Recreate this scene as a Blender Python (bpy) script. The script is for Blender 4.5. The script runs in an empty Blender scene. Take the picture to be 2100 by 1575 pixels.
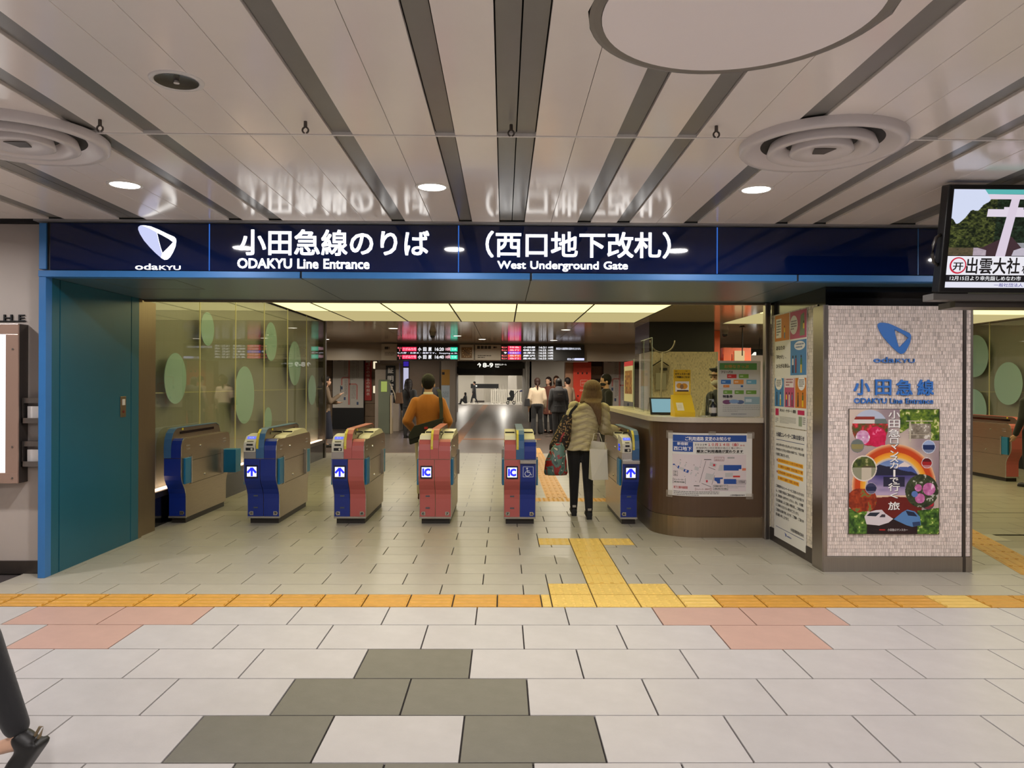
import bpy, bmesh, math, random
from mathutils import Matrix, Vector

# ------------------------------------------------------------------ camera, world, light, exposure
SC = bpy.context.scene
COL = SC.collection
F_PX, W_PX = 1560.0, 2100.0
yaw, roll, cam_h = 17.0 / 1560.0, 0.0045, 1.5
fw = Vector((math.sin(yaw), math.cos(yaw), 0)); rt = Vector((math.cos(yaw), -math.sin(yaw), 0)); up = Vector((0, 0, 1))
r3 = rt * math.cos(roll) + up * math.sin(roll); u3 = up * math.cos(roll) - rt * math.sin(roll)
cd = bpy.data.cameras.new('camera'); cam = bpy.data.objects.new('camera', cd); COL.objects.link(cam)
M = Matrix((r3, u3, -fw)).transposed().to_4x4(); M.translation = Vector((0, 0, cam_h)); cam.matrix_world = M
cd.sensor_fit = 'HORIZONTAL'; cd.sensor_width = 36.0; cd.lens = 36.0 * F_PX / W_PX; cd.clip_start = 0.05; cd.clip_end = 200
SC.camera = cam
wd = bpy.data.worlds.new('world'); SC.world = wd; wd.use_nodes = True
wd.node_tree.nodes['Background'].inputs[0].default_value = (0.9, 0.92, 1.0, 1); wd.node_tree.nodes['Background'].inputs[1].default_value = 0.15
SC.view_settings.view_transform = 'Standard'; SC.view_settings.look = 'None'
SC.view_settings.exposure = 0.0; SC.view_settings.gamma = 1.0; SC.view_settings.use_curve_mapping = False
SC.cycles.max_bounces = 7; SC.cycles.diffuse_bounces = 4; SC.cycles.glossy_bounces = 3; SC.cycles.transparent_max_bounces = 12
SC.cycles.caustics_reflective = False; SC.cycles.caustics_refractive = False; SC.cycles.sample_clamp_indirect = 6.0
SC.cycles.use_denoising = True
LAMP_W = 29.0        # concourse down light
LAMP_COL = (1.0, 0.95, 0.94)
PANEL_E = 1.6       # lit ceiling panels inside the gate
PANEL_COL = (1.0, 0.88, 0.40)

# ------------------------------------------------------------------ helpers
rnd = random.Random(7)
def lin(c):
    c = c / 255.0
    return c / 12.92 if c <= 0.04045 else ((c + 0.055) / 1.055) ** 2.4
def C(r, g, b): return (lin(r), lin(g), lin(b), 1.0)
MATS = {}
def mat(name, rgb, rough=0.5, metal=0.0, var=0.0, scale=8.0, bump=0.0, bscale=60.0, coat=0.0, spec=0.5, objvar=0.0, stretch=None, emit=None, alpha=None, sheen=0.0):
    if name in MATS: return MATS[name]
    m = bpy.data.materials.new(name); m.use_nodes = True; nt = m.node_tree; b = nt.nodes['Principled BSDF']
    c = C(*rgb); L = nt.links.new
    b.inputs['Base Color'].default_value = c; b.inputs['Roughness'].default_value = rough; b.inputs['Metallic'].default_value = metal
    b.inputs['Specular IOR Level'].default_value = spec; b.inputs['Coat Weight'].default_value = coat; b.inputs['Coat Roughness'].default_value = 0.08
    if sheen: b.inputs['Sheen Weight'].default_value = sheen
    col = None
    if var or bump:
        tc = nt.nodes.new('ShaderNodeTexCoord'); mp = nt.nodes.new('ShaderNodeMapping'); L(tc.outputs['Object'], mp.inputs[0])
        if stretch: mp.inputs['Scale'].default_value = stretch
    if var:
        n = nt.nodes.new('ShaderNodeTexNoise'); n.inputs['Scale'].default_value = scale; n.inputs['Detail'].default_value = 5; n.inputs['Roughness'].default_value = 0.65; L(mp.outputs[0], n.inputs['Vector'])
        r = nt.nodes.new('ShaderNodeValToRGB'); e = r.color_ramp.elements
        e[0].position = 0.3; e[1].position = 0.7
        e[0].color = (c[0] * (1 - var), c[1] * (1 - var), c[2] * (1 - var), 1); e[1].color = (min(1, c[0] * (1 + var)), min(1, c[1] * (1 + var)), min(1, c[2] * (1 + var)), 1)
        L(n.outputs['Fac'], r.inputs[0]); col = r.outputs[0]
    if objvar:
        oi = nt.nodes.new('ShaderNodeObjectInfo'); mr = nt.nodes.new('ShaderNodeMapRange'); mr.inputs[3].default_value = 1 - objvar; mr.inputs[4].default_value = 1 + objvar
        L(oi.outputs['Random'], mr.inputs[0]); hs = nt.nodes.new('ShaderNodeHueSaturation'); hs.inputs['Color'].default_value = c
        L(mr.outputs[0], hs.inputs['Value'])
        if col: L(col, hs.inputs['Color'])
        col = hs.outputs[0]
    if col: L(col, b.inputs['Base Color'])
    if bump:
        n2 = nt.nodes.new('ShaderNodeTexNoise'); n2.inputs['Scale'].default_value = bscale; n2.inputs['Detail'].default_value = 3; L(mp.outputs[0], n2.inputs['Vector'])
        bp = nt.nodes.new('ShaderNodeBump'); bp.inputs['Strength'].default_value = bump; bp.inputs['Distance'].default_value = 0.01; L(n2.outputs['Fac'], bp.inputs['Height']); L(bp.outputs[0], b.inputs['Normal'])
    if emit:
        b.inputs['Emission Color'].default_value = c; b.inputs['Emission Strength'].default_value = emit
    if alpha is not None: b.inputs['Alpha'].default_value = alpha
    MATS[name] = m; return m
def glow(name, rgb, s, raw=False):
    if name in MATS: return MATS[name]
    m = bpy.data.materials.new(name); m.use_nodes = True; nt = m.node_tree; nt.nodes.clear()
    e = nt.nodes.new('ShaderNodeEmission'); o = nt.nodes.new('ShaderNodeOutputMaterial'); e.inputs[0].default_value = (*rgb, 1) if raw else C(*rgb); e.inputs[1].default_value = s
    nt.links.new(e.outputs[0], o.inputs[0]); MATS[name] = m; return m
def glass(name, tint, fac=0.08, rough=0.03, ior=1.45):
    """clear sheet: tinted see-through with a real surface reflection"""
    if name in MATS: return MATS[name]
    m = bpy.data.materials.new(name); m.use_nodes = True; nt = m.node_tree; nt.nodes.clear(); L = nt.links.new
    t = nt.nodes.new('ShaderNodeBsdfTransparent'); t.inputs[0].default_value = (*tint, 1)
    g = nt.nodes.new('ShaderNodeBsdfGlossy'); g.inputs['Roughness'].default_value = rough
    f = nt.nodes.new('ShaderNodeFresnel'); f.inputs[0].default_value = ior
    a = nt.nodes.new('ShaderNodeMath'); a.operation = 'ADD'; a.inputs[1].default_value = fac; L(f.outputs[0], a.inputs[0])
    mx = nt.nodes.new('ShaderNodeMixShader'); o = nt.nodes.new('ShaderNodeOutputMaterial')
    ge = nt.nodes.new('ShaderNodeNewGeometry'); iv = nt.nodes.new('ShaderNodeMath'); iv.operation = 'SUBTRACT'; iv.inputs[0].default_value = 1.0; L(ge.outputs['Backfacing'], iv.inputs[1])
    mu = nt.nodes.new('ShaderNodeMath'); mu.operation = 'MULTIPLY'; L(a.outputs[0], mu.inputs[0]); L(iv.outputs[0], mu.inputs[1])
    L(mu.outputs[0], mx.inputs[0]); L(t.outputs[0], mx.inputs[1]); L(g.outputs[0], mx.inputs[2]); L(mx.outputs[0], o.inputs[0])
    MATS[name] = m; return m
def attr_mat(name, emit=0.0, rough=0.55, bump=False, spec=0.4):
    if name in MATS: return MATS[name]
    m = bpy.data.materials.new(name); m.use_nodes = True; nt = m.node_tree; b = nt.nodes['Principled BSDF']
    a = nt.nodes.new('ShaderNodeAttribute'); a.attribute_name = 'Col'; nt.links.new(a.outputs['Color'], b.inputs['Base Color'])
    b.inputs['Roughness'].default_value = rough; b.inputs['Specular IOR Level'].default_value = spec
    if emit:
        nt.links.new(a.outputs['Color'], b.inputs['Emission Color']); b.inputs['Emission Strength'].default_value = emit
        b.inputs['Base Color'].default_value = (0.01, 0.01, 0.01, 1); nt.links.remove(b.inputs['Base Color'].links[0]); b.inputs['Roughness'].default_value = 0.25
    MATS[name] = m; return m

def link(name, me, m=None, parent=None, smooth=False):
    o = bpy.data.objects.new(name, me); COL.objects.link(o)
    if m is not None and len(me.materials) == 0: me.materials.append(m)
    if parent is not None: o.parent = parent
    if smooth:
        me.polygons.foreach_set('use_smooth', [True] * len(me.polygons))
    return o
def tag(o, label, cat, group=None, kind=None):
    o['label'] = label; o['category'] = cat
    if group: o['group'] = group
    if kind: o['kind'] = kind
    return o
def struct(o, label=None):
    o['kind'] = 'structure'
    if label: o['label'] = label
    return o
def empty(name, loc=(0, 0, 0), rz=0.0, parent=None):
    o = bpy.data.objects.new(name, None); COL.objects.link(o); o.location = loc; o.rotation_euler = (0, 0, rz); o.empty_display_size = 0.1
    if parent: o.parent = parent
    return o
def copy_tree(o, parent=None):
    c = o.copy(); COL.objects.link(c); c.parent = parent
    for ch in o.children: copy_tree(ch, c)
    return c

class MB:
    def __init__(s): s.v = []; s.f = []
    def add(s, vs, fs):
        n = len(s.v); s.v += [tuple(p) for p in vs]; s.f += [tuple(i + n for i in f) for f in fs]; return s
    def box(s, x0, x1, y0, y1, z0, z1):
        return s.add([(x0, y0, z0), (x1, y0, z0), (x1, y1, z0), (x0, y1, z0), (x0, y0, z1), (x1, y0, z1), (x1, y1, z1), (x0, y1, z1)],
                     [(0, 3, 2, 1), (4, 5, 6, 7), (0, 1, 5, 4), (1, 2, 6, 5), (2, 3, 7, 6), (3, 0, 4, 7)])
    def prism(s, pts, h0, h1, ax='x'):
        """polygon pts extruded along ax; pts are (y,z) for x, (x,z) for y, (x,y) for z"""
        def q(p, h): return (h, p[0], p[1]) if ax == 'x' else ((p[0], h, p[1]) if ax == 'y' else (p[0], p[1], h))
        n = len(pts); vs = [q(p, h0) for p in pts] + [q(p, h1) for p in pts]
        return s.add(vs, [tuple(range(n))[::-1], tuple(range(n, 2 * n))] + [(i, (i + 1) % n, n + (i + 1) % n, n + i) for i in range(n)])
    def strip(s, pts, t, h0, h1, ax='x'):
        """open profile thickened by t and extruded"""
        out = []
        for i, p in enumerate(pts):
            a = Vector(pts[max(0, i - 1)]); b = Vector(pts[min(len(pts) - 1, i + 1)]); d = (b - a).normalized(); nn = Vector((-d.y, d.x))
            out.append(tuple(Vector(p) + nn * t))
        return s.prism(list(pts) + out[::-1], h0, h1, ax)
    def lathe(s, prof, n=24, c=(0, 0, 0), ax='z', closed=False):
        vs = []; k = len(prof)
        for i in range(n):
            a = 2 * math.pi * i / n
            for r, z in prof:
                p = (r * math.cos(a), r * math.sin(a), z)
                if ax == 'y': p = (p[0], p[2], p[1])
                if ax == 'x': p = (p[2], p[0], p[1])
                vs.append((c[0] + p[0], c[1] + p[1], c[2] + p[2]))
        fs = []
        for i in range(n):
            j = (i + 1) % n
            for q in range(k - 1 + (1 if closed else 0)):
                q2 = (q + 1) % k; fs.append((i * k + q, j * k + q, j * k + q2, i * k + q2))
        return s.add(vs, fs)
    def disc(s, r0, r1, z0, z1, n=24, c=(0, 0, 0), ax='z'):
        return s.lathe([(1e-4, z0), (r0, z0), (r1, z1), (1e-4, z1)], n, c, ax)
    def tube(s, pts, r, n=8):
        pts = [Vector(p) for p in pts]; R = r if isinstance(r, (list, tuple)) else [r] * len(pts); vs = []; fs = []
        ref = None
        for i, p in enumerate(pts):
            d = (pts[min(i + 1, len(pts) - 1)] - pts[max(i - 1, 0)]).normalized()
            if ref is None: ref = Vector((0, 0, 1)) if abs(d.z) < 0.9 else Vector((1, 0, 0))
            a = d.cross(ref).normalized(); b = d.cross(a).normalized(); ref = -d.cross(a) if False else ref
            for k in range(n):
                t = 2 * math.pi * k / n; vs.append(p + (a * math.cos(t) + b * math.sin(t)) * R[i])
        for i in range(len(pts) - 1):
            for k in range(n): fs.append((i * n + k, i * n + (k + 1) % n, (i + 1) * n + (k + 1) % n, (i + 1) * n + k))
        fs.append(tuple(range(n))[::-1]); fs.append(tuple((len(pts) - 1) * n + k for k in range(n)))
        return s.add(vs, fs)
    def loft(s, rings):
        """rings: list of lists of points, same count; closed ends"""
        n = len(rings[0]); base = []
        for r in rings: base += [tuple(p) for p in r]
        fs = [(i * n + k, i * n + (k + 1) % n, (i + 1) * n + (k + 1) % n, (i + 1) * n + k) for i in range(len(rings) - 1) for k in range(n)]
        fs += [tuple(range(n))[::-1], tuple((len(rings) - 1) * n + k for k in range(n))]
        return s.add(base, fs)
    def mesh(s, name='m', bevel=0.0, fix=True):
        me = bpy.data.meshes.new(name); me.from_pydata(s.v, [], s.f)
        bm = bmesh.new(); bm.from_mesh(me)
        if fix: bmesh.ops.recalc_face_normals(bm, faces=bm.faces[:])
        if bevel:
            es = [e for e in bm.edges if len(e.link_faces) == 2 and e.calc_face_angle(0) > 0.6]
            bmesh.ops.bevel(bm, geom=es, offset=bevel, segments=2, affect='EDGES', profile=0.6, clamp_overlap=True)
        bm.to_mesh(me); bm.free(); return me
    def build(s, name, m, parent=None, bevel=0.0, smooth=False):
        return link(name, s.mesh(name, bevel), m, parent, smooth)
def box(name, m, x0, x1, y0, y1, z0, z1, parent=None, bevel=0.0): return MB().box(x0, x1, y0, y1, z0, z1).build(name, m, parent, bevel)

# text outlines: turned into flat polygons once per string
_TX = {}
def glyphs(s, bold=0.0, res=2):
    k = (s, bold, res)
    if k in _TX: return _TX[k]
    cu = bpy.data.curves.new('t', 'FONT'); cu.body = s; cu.size = 1.0; cu.resolution_u = res;  cu.fill_mode = 'FRONT'
    o = bpy.data.objects.new('t', cu); COL.objects.link(o)
    dg = bpy.context.evaluated_depsgraph_get(); me = bpy.data.meshes.new_from_object(o.evaluated_get(dg))
    vs = [(v.co.x, v.co.y) for v in me.vertices]; fs = [tuple(p.vertices) for p in me.polygons]
    bpy.data.objects.remove(o); bpy.data.curves.remove(cu); bpy.data.meshes.remove(me)
    if not vs: vs = [(0, 0), (1e-3, 0), (0, 1e-3)]; fs = [(0, 1, 2)]
    x0 = min(v[0] for v in vs); x1 = max(v[0] for v in vs); y0 = min(v[1] for v in vs); y1 = max(v[1] for v in vs)
    _TX[k] = (vs, fs, (x0, y0, x1, y1)); return _TX[k]
def fit(s, x0, y0, x1, y1, bold=0.0, res=2):
    vs, fs, (a, b, c, d) = glyphs(s, 0.0, res)
    lay = [0] * len(vs)
    if bold:
        k = len(vs); o4 = [(bold, bold), (-bold, bold), (bold, -bold), (-bold, -bold)]
        if bold >= 0.025: o4 += [(0, bold * 1.2), (0, -bold * 1.2), (bold * 1.2, 0), (-bold * 1.2, 0)]
        vs = [(x + p, y + q) for p, q in o4 for x, y in vs]; fs = [tuple(i + j * k for i in f) for j in range(len(o4)) for f in fs]; a -= bold; b -= bold; c += bold; d += bold; lay = [i // k for i in range(len(vs))]
    sx = (x1 - x0) / max(1e-6, c - a); sy = (y1 - y0) / max(1e-6, d - b)
    return [(x0 + (v[0] - a) * sx, y0 + (v[1] - b) * sy) for v in vs], fs, lay
def text3d(name, s, origin, u, v, w, h, m, parent=None, bold=0.0, thick=0.004, res=3):
    """raised lettering filling the box w x h at origin, u right, v up"""
    vs, fs, lay = fit(s, 0, 0, w, h, bold, res); u = Vector(u); v = Vector(v); n = u.cross(v); o = Vector(origin)
    P = [o + u * a + v * b + n * (thick + 0.00025 * l) for (a, b), l in zip(vs, lay)]; Q = [o + u * a + v * b for a, b in vs]; k = len(P)
    ed = {}
    for f in fs:
        for i in range(len(f)):
            e = (f[i], f[(i + 1) % len(f)]); ed[e] = ed.get(e, 0) + 1
    sides = [(a, b) for (a, b) in ed if (b, a) not in ed]
    me = bpy.data.meshes.new(name); me.from_pydata(P + Q, [], [tuple(f) for f in fs] + [(a, a + k, b + k, b) for a, b in sides])
    return link(name, me, m, parent)

def words3d(name, s, origin, u, v, w, h, m, parent, bold, thick):
    """one raised piece per word, laid out as the whole line would be"""
    ws = s.split(' '); full = glyphs(s)[2]; k = w / (full[2] - full[0]); hs = h / (full[3] - full[1]); o = Vector(origin); uu = Vector(u); vv = Vector(v)
    for i, t in enumerate(ws):
        b = glyphs(t)[2]; x1 = glyphs(' '.join(ws[:i + 1]))[2][2]; x0 = x1 - (b[2] - b[0])
        text3d(name, t, o + uu * ((x0 - full[0]) * k) + vv * ((b[1] - full[1]) * hs), u, v, (b[2] - b[0]) * k, (b[3] - b[1]) * hs, m, parent, bold, thick)

class Print:
    """flat printed matter: coloured polygons in sheet coordinates (u right, v up), one mesh"""
    def __init__(s): s.v = []; s.f = []; s.c = []
    def add(s, pts, fs, col, lv):
        n = len(s.v); s.v += [(p[0], p[1], lv * 0.0004) for p in pts]
        for f in fs: s.f.append(tuple(i + n for i in f)); s.c.append(col)
    def rect(s, x0, y0, x1, y1, col, lv=1): s.add([(x0, y0), (x1, y0), (x1, y1), (x0, y1)], [(0, 1, 2, 3)], C(*col), lv); return s
    def frame(s, x0, y0, x1, y1, t, col, lv=2):
        s.rect(x0, y0, x1, y0 + t, col, lv).rect(x0, y1 - t, x1, y1, col, lv).rect(x0, y0, x0 + t, y1, col, lv).rect(x1 - t, y0, x1, y1, col, lv); return s
    def poly(s, pts, col, lv=1):
        a = sum(pts[i][0] * pts[(i + 1) % len(pts)][1] - pts[(i + 1) % len(pts)][0] * pts[i][1] for i in range(len(pts)))
        if a < 0: pts = pts[::-1]
        s.add(pts, [tuple(range(len(pts)))], C(*col), lv); return s
    def line(s, pts, w, col, lv=2):
        for a, b in zip(pts[:-1], pts[1:]):
            d = Vector((b[0] - a[0], b[1] - a[1])); 
            if d.length < 1e-9: continue
            n = Vector((-d.y, d.x)).normalized() * w / 2; s.poly([(a[0] + n.x, a[1] + n.y), (a[0] - n.x, a[1] - n.y), (b[0] - n.x, b[1] - n.y), (b[0] + n.x, b[1] + n.y)], col, lv)
        return s
    def ell(s, cx, cy, rx, ry, col, lv=1, n=24): return s.poly([(cx + rx * math.cos(2 * math.pi * i / n), cy + ry * math.sin(2 * math.pi * i / n)) for i in range(n)], col, lv)
    def text(s, t, x0, y0, x1, y1, col, lv=4, bold=0.02, res=2):
        vs, fs, lay = fit(t, x0, y0, x1, y1, bold, res); n = len(s.v); s.add(vs, fs, C(*col), lv)
        for i, l in enumerate(lay): p = s.v[n + i]; s.v[n + i] = (p[0], p[1], p[2] + 0.00008 * l)
        return s
    def dashes(s, x0, y0, x1, y1, rows, col, lv=3, seed=1, fill=0.55):
        r = random.Random(seed); h = max((y1 - y0) / rows, 0.002)
        for i in range(rows):
            y = y1 - (i + 0.5) * h; x = x0; e = x1 if i < rows - 1 else x0 + (x1 - x0) * r.uniform(0.4, 0.95)
            while x < e:
                w = r.uniform(0.6, 1.6) * h; s.rect(x, y - h * fill / 2, min(e, x + w), y + h * fill / 2, col, lv); x += w + h * r.uniform(0.12, 0.3)
        return s
    def grid(s, x0, y0, x1, y1, nu, nv, fn, lv=1):
        """fine grid of cells coloured by fn(u,v) in 0..1"""
        n = len(s.v); lvz = lv * 0.0004
        for j in range(nv + 1):
            for i in range(nu + 1): s.v.append((x0 + (x1 - x0) * i / nu, y0 + (y1 - y0) * j / nv, lvz))
        for j in range(nv):
            for i in range(nu):
                a = n + j * (nu + 1) + i; s.f.append((a, a + 1, a + nu + 2, a + nu + 1)); s.c.append(C(*fn((i + 0.5) / nu, (j + 0.5) / nv)))
        return s
    def build(s, name, origin, u, v, m, parent=None):
        u = Vector(u); v = Vector(v); n = u.cross(v); o = Vector(origin)
        me = bpy.data.meshes.new(name); me.from_pydata([tuple(o + u * p[0] + v * p[1] + n * p[2]) for p in s.v], [], s.f)
        ca = me.color_attributes.new('Col', 'FLOAT_COLOR', 'CORNER'); buf = []
        for f, c in zip(s.f, s.c): buf += list(c) * len(f)
        ca.data.foreach_set('color', buf); return link(name, me, m, parent)
PRINT = attr_mat('printed_paper'); SCREEN = attr_mat('lit_screen', 1.0)
def noise2(x, y, seed=0):
    def h(i, j):
        n = (i * 374761393 + j * 668265263 + seed * 1442695041) & 0xffffffff; n = ((n ^ (n >> 13)) * 1274126177) & 0xffffffff; return ((n ^ (n >> 16)) & 0xffff) / 65535.0
    i, j = math.floor(x), math.floor(y); a, b = x - i, y - j; a = a * a * (3 - 2 * a); b = b * b * (3 - 2 * b)
    return (h(i, j) * (1 - a) + h(i + 1, j) * a) * (1 - b) + (h(i, j + 1) * (1 - a) + h(i + 1, j + 1) * a) * b
def mixc(a, b, t): t = max(0.0, min(1.0, t)); return tuple(a[i] + (b[i] - a[i]) * t for i in range(3))

LOGO_O = [(5, 12), (18, 3), (40, 2), (80, 8), (130, 28), (180, 52), (222, 70), (233, 82), (235, 98), (230, 130), (215, 165), (197, 195), (182, 208), (165, 211), (145, 200), (110, 170), (75, 135), (40, 95), (15, 55), (4, 28)]
LOGO_I = [(118, 47), (150, 62), (190, 84), (216, 103), (190, 132), (152, 170), (140, 135), (128, 90)]
def logo_obj(name, origin, u, v, w, h, m, parent, thick=0.004):
    bm = bmesh.new(); u = Vector(u); v = Vector(v); n = u.cross(v); o = Vector(origin)
    def P(p): return bm.verts.new(o + u * (p[0] / 235.0 * w) + v * ((1 - p[1] / 211.0) * h) + n * thick)
    es = []
    for loop in (LOGO_O, LOGO_I):
        vs = [P(p) for p in loop]; es += [bm.edges.new((vs[i], vs[(i + 1) % len(vs)])) for i in range(len(vs))]
    bmesh.ops.triangle_fill(bm, edges=es, use_beauty=True, normal=n)
    ex = bmesh.ops.extrude_face_region(bm, geom=bm.faces[:]); bmesh.ops.translate(bm, verts=[g for g in ex['geom'] if isinstance(g, bmesh.types.BMVert)], vec=-n * thick)
    bmesh.ops.recalc_face_normals(bm, faces=bm.faces[:])
    me = bpy.data.meshes.new(name); bm.to_mesh(me); bm.free(); return link(name, me, m, parent)
# ------------------------------------------------------------------ materials
white_panel = mat('ceiling_white_enamel', (230, 221, 215), 0.15, var=0.02, scale=2, spec=0.5)
grey_strip = mat('ceiling_grey_channel', (122, 119, 114), 0.24, spec=0.35, var=0.03, scale=3)
dark_gap = mat('dark_gap', (38, 36, 36), 0.7)
white_paint = mat('white_paint', (214, 209, 205), 0.35)
tile_l = mat('floor_tile_light', (190, 186, 184), 0.36, var=0.055, scale=5, objvar=0.035, bump=0.05, bscale=160)
tile_p = mat('floor_tile_pink', (192, 157, 143), 0.4, var=0.05, scale=6, objvar=0.03, bump=0.05, bscale=160)
tile_d = mat('floor_tile_dark', (110, 107, 98), 0.42, var=0.07, scale=9, objvar=0.03, bump=0.05, bscale=160)
tile_i = mat('floor_tile_entrance', (178, 172, 157), 0.36, var=0.05, scale=6, objvar=0.035, bump=0.05, bscale=160)
grout = mat('floor_grout', (62, 55, 54), 0.8)
tact_o = mat('tactile_ochre', (204, 150, 58), 0.5, var=0.1, scale=12, objvar=0.05)
tact_y = mat('tactile_yellow', (226, 190, 98), 0.5, var=0.07, scale=12, objvar=0.04)
steel = mat('brushed_steel', (170, 163, 156), 0.3, 0.95, var=0.05, scale=4, stretch=(60, 60, 1))
steel_w = mat('warm_brushed_steel', (150, 132, 108), 0.33, 0.9, var=0.07, scale=3, stretch=(40, 40, 1))
dark_steel = mat('dark_steel', (92, 86, 82), 0.35, 0.8)
navy = mat('navy_sign_glass', (5, 23, 68), 0.04, coat=0.0, spec=0.55)
blue_trim = mat('blue_metal_trim', (58, 122, 188), 0.34, 0.1, var=0.04, scale=3)
teal = mat('teal_metal_panel', (25, 95, 116), 0.34, 0.12, var=0.05, scale=2)
soffit_m = mat('soffit_metal', (80, 110, 128), 0.3, 0.3, var=0.03, scale=2)
beige = mat('beige_wall_paint', (186, 176, 168), 0.55, var=0.03, scale=2)
black = mat('black_paint', (14, 14, 17), 0.4)
black_g = mat('black_gloss', (8, 9, 12), 0.12)
ceil_in = mat('inner_ceiling_enamel', (204, 186, 162), 0.13, coat=0.2, var=0.03, scale=1.5)
stone = mat('brown_stone_wall', (120, 98, 76), 0.55, var=0.12, scale=4)

# ------------------------------------------------------------------ floor: every slab that can be told apart
floor = struct(box('floor', grout, -9.5, 10.5, -8.0, 16.5, -0.12, -0.012))
FT = {}
def slab(w, d, m):
    k = (round(w, 3), round(d, 3), m.name)
    if k not in FT:
        g = 0.004; mb = MB(); mb.box(g, w - g, g, d - g, -0.012, 0.0); me = mb.mesh('floor_tile', 0.0015); me.materials.append(m); FT[k] = me
    return FT[k]
def put_tile(x, y, w, d, m):
    o = link('floor_tile', slab(w, d, m), None, floor); o.location = (x, y, 0); return o
TW, TD = 0.5865, 0.4305
PINK = {(0, -3.1), (0, -2.52), (1, -2.81), (0, 0.99), (0, 1.577), (1, 1.284)}
DARK = {(2, -0.757), (3, -1.05), (3, -0.463), (4, -1.343), (4, -0.17), (5, -0.463), (5, -1.05), (6, -0.757)}
for r in range(9):
    y1 = 5.115 if r == 0 else 4.735 - (r - 1) * TD; y0 = 4.735 - r * TD; off = -0.17 if r % 2 == 0 else 0.1233
    for k in range(-7, 8):
        x = off + k * TW
        if abs(x + TW / 2) > (4.9 if y0 > 3.4 else 3.6): continue
        m = tile_p if any(a == r and abs(b - x) < 0.1 for a, b in PINK) else (tile_d if any(a == r and abs(b - x) < 0.1 for a, b in DARK) else tile_l)
        put_tile(x, y0, TW, y1 - y0, m)
# entrance slabs: shorter rows; cut round the tactile paving
IW, ID = 0.6, 0.327
cuts = [(0.336, 1.236, 5.42, 5.72), (0.636, 0.936, 5.72, 7.1), (0.336, 1.236, 7.1, 7.4)]
for r in range(11):
    y0 = 5.42 if r == 0 else 5.69 + (r - 1) * ID; y1 = 5.69 + r * ID; off = -0.45 if r % 2 == 0 else -0.15
    for k in range(-6, 13):
        x0 = off + k * IW; x1 = x0 + IW
        if y0 >= 6.0:
            if x1 < -3.5 or (x0 > 2.6 and x1 < 3.75 and y0 > 6.2): continue
            if y0 > 7.5 and x0 > 1.55: continue
        if x1 < -4.2 or x1 > 5.2: continue
        segs = [(x0, x1, y0, y1)]
        for (a, b, c, d) in cuts:
            nx = []
            for (p, q, s, t) in segs:
                if q <= a or p >= b or t <= c or s >= d: nx.append((p, q, s, t)); continue
                if p < a: nx.append((p, a, s, t))
                if q > b: nx.append((b, q, s, t))
                lo, hi = max(p, a), min(q, b)
                if s < c: nx.append((lo, hi, s, c))
                if t > d: nx.append((lo, hi, d, t))
            segs = nx
        for (p, q, s, t) in segs:
            if q - p > 0.03 and t - s > 0.03: put_tile(p, s, q - p, t - s, tile_i)
# slabs too far off to pick apart: one surface with a bond pattern
def brick_mat(name, c1, c2, grout_c, w, h, rough, off=(0, 0), mortar=0.012):
    m = bpy.data.materials.new(name); m.use_nodes = True; nt = m.node_tree; b = nt.nodes['Principled BSDF']; L = nt.links.new
    tc = nt.nodes.new('ShaderNodeTexCoord'); mp = nt.nodes.new('ShaderNodeMapping'); mp.inputs['Location'].default_value = (off[0], off[1], 0); L(tc.outputs['Object'], mp.inputs[0])
    br = nt.nodes.new('ShaderNodeTexBrick'); br.inputs['Color1'].default_value = C(*c1); br.inputs['Color2'].default_value = C(*c2); br.inputs['Mortar'].default_value = C(*grout_c)
    br.inputs['Scale'].default_value = 1.0; br.inputs['Mortar Size'].default_value = mortar / 2; br.inputs['Brick Width'].default_value = w; br.inputs['Row Height'].default_value = h; br.inputs['Mortar Smooth'].default_value = 0.2
    L(mp.outputs[0], br.inputs[0]); L(br.outputs[0], b.inputs['Base Color']); b.inputs['Roughness'].default_value = rough
    return m
far_tiles = brick_mat('far_entrance_tiles', (154, 150, 138), (147, 142, 130), (80, 74, 68), 0.6, 0.327, 0.34, (0.45, -8.96))
MB().box(-3.75, 10.4, 8.96, 16.5, -0.012, 0.0).build('far_paving', far_tiles, floor)
MB().box(1.2, 10.4, 7.60, 8.96, -0.012, -0.0025).build('far_paving', far_tiles, floor)
MB().box(4.3, 10.4, 5.42, 7.65, -0.012, -0.0025).build('far_paving', far_tiles, floor)
MB().box(-9.5, -3.75, 8.0, 16.5, -0.012, 0.0).build('far_paving', far_tiles, floor)
out_tiles = brick_mat('outer_concourse_tiles', (190, 186, 184), (182, 178, 176), (62, 55, 54), 0.5865, 0.4305, 0.36, (0.17, -1.2905))
for (a, b, c, d) in [(-9.5, 10.5, -8.0, 1.2905), (-9.5, -4.3, 1.2905, 8.0), (4.6, 10.5, 1.2905, 5.42), (-4.95, -3.95, 1.2905, 3.0), (3.9, 4.95, 1.2905, 3.0)]:
    MB().box(a, b, c, d, -0.012, -0.0025).build('outer_paving', out_tiles, floor)
dark_floor_m = brick_mat('inner_concourse_tiles', (92, 81, 74), (84, 74, 68), (62, 54, 48), 0.6, 0.3, 0.3, (0, 0), 0.01)
floor_in = struct(MB().box(-14, 16, 16.5, 55, -0.12, 0.0).build('floor_concourse', dark_floor_m))
floor_far = struct(MB().box(-14, 16, 55, 64, -0.12, 0.0).build('floor_far_hall', mat('far_hall_floor', (205, 200, 192), 0.25, var=0.03)))
box('floor_edge_strip', mat('floor_strip', (96, 78, 62), 0.5), -14, 16, 16.45, 16.55, -0.01, 0.002, floor_in)
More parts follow.
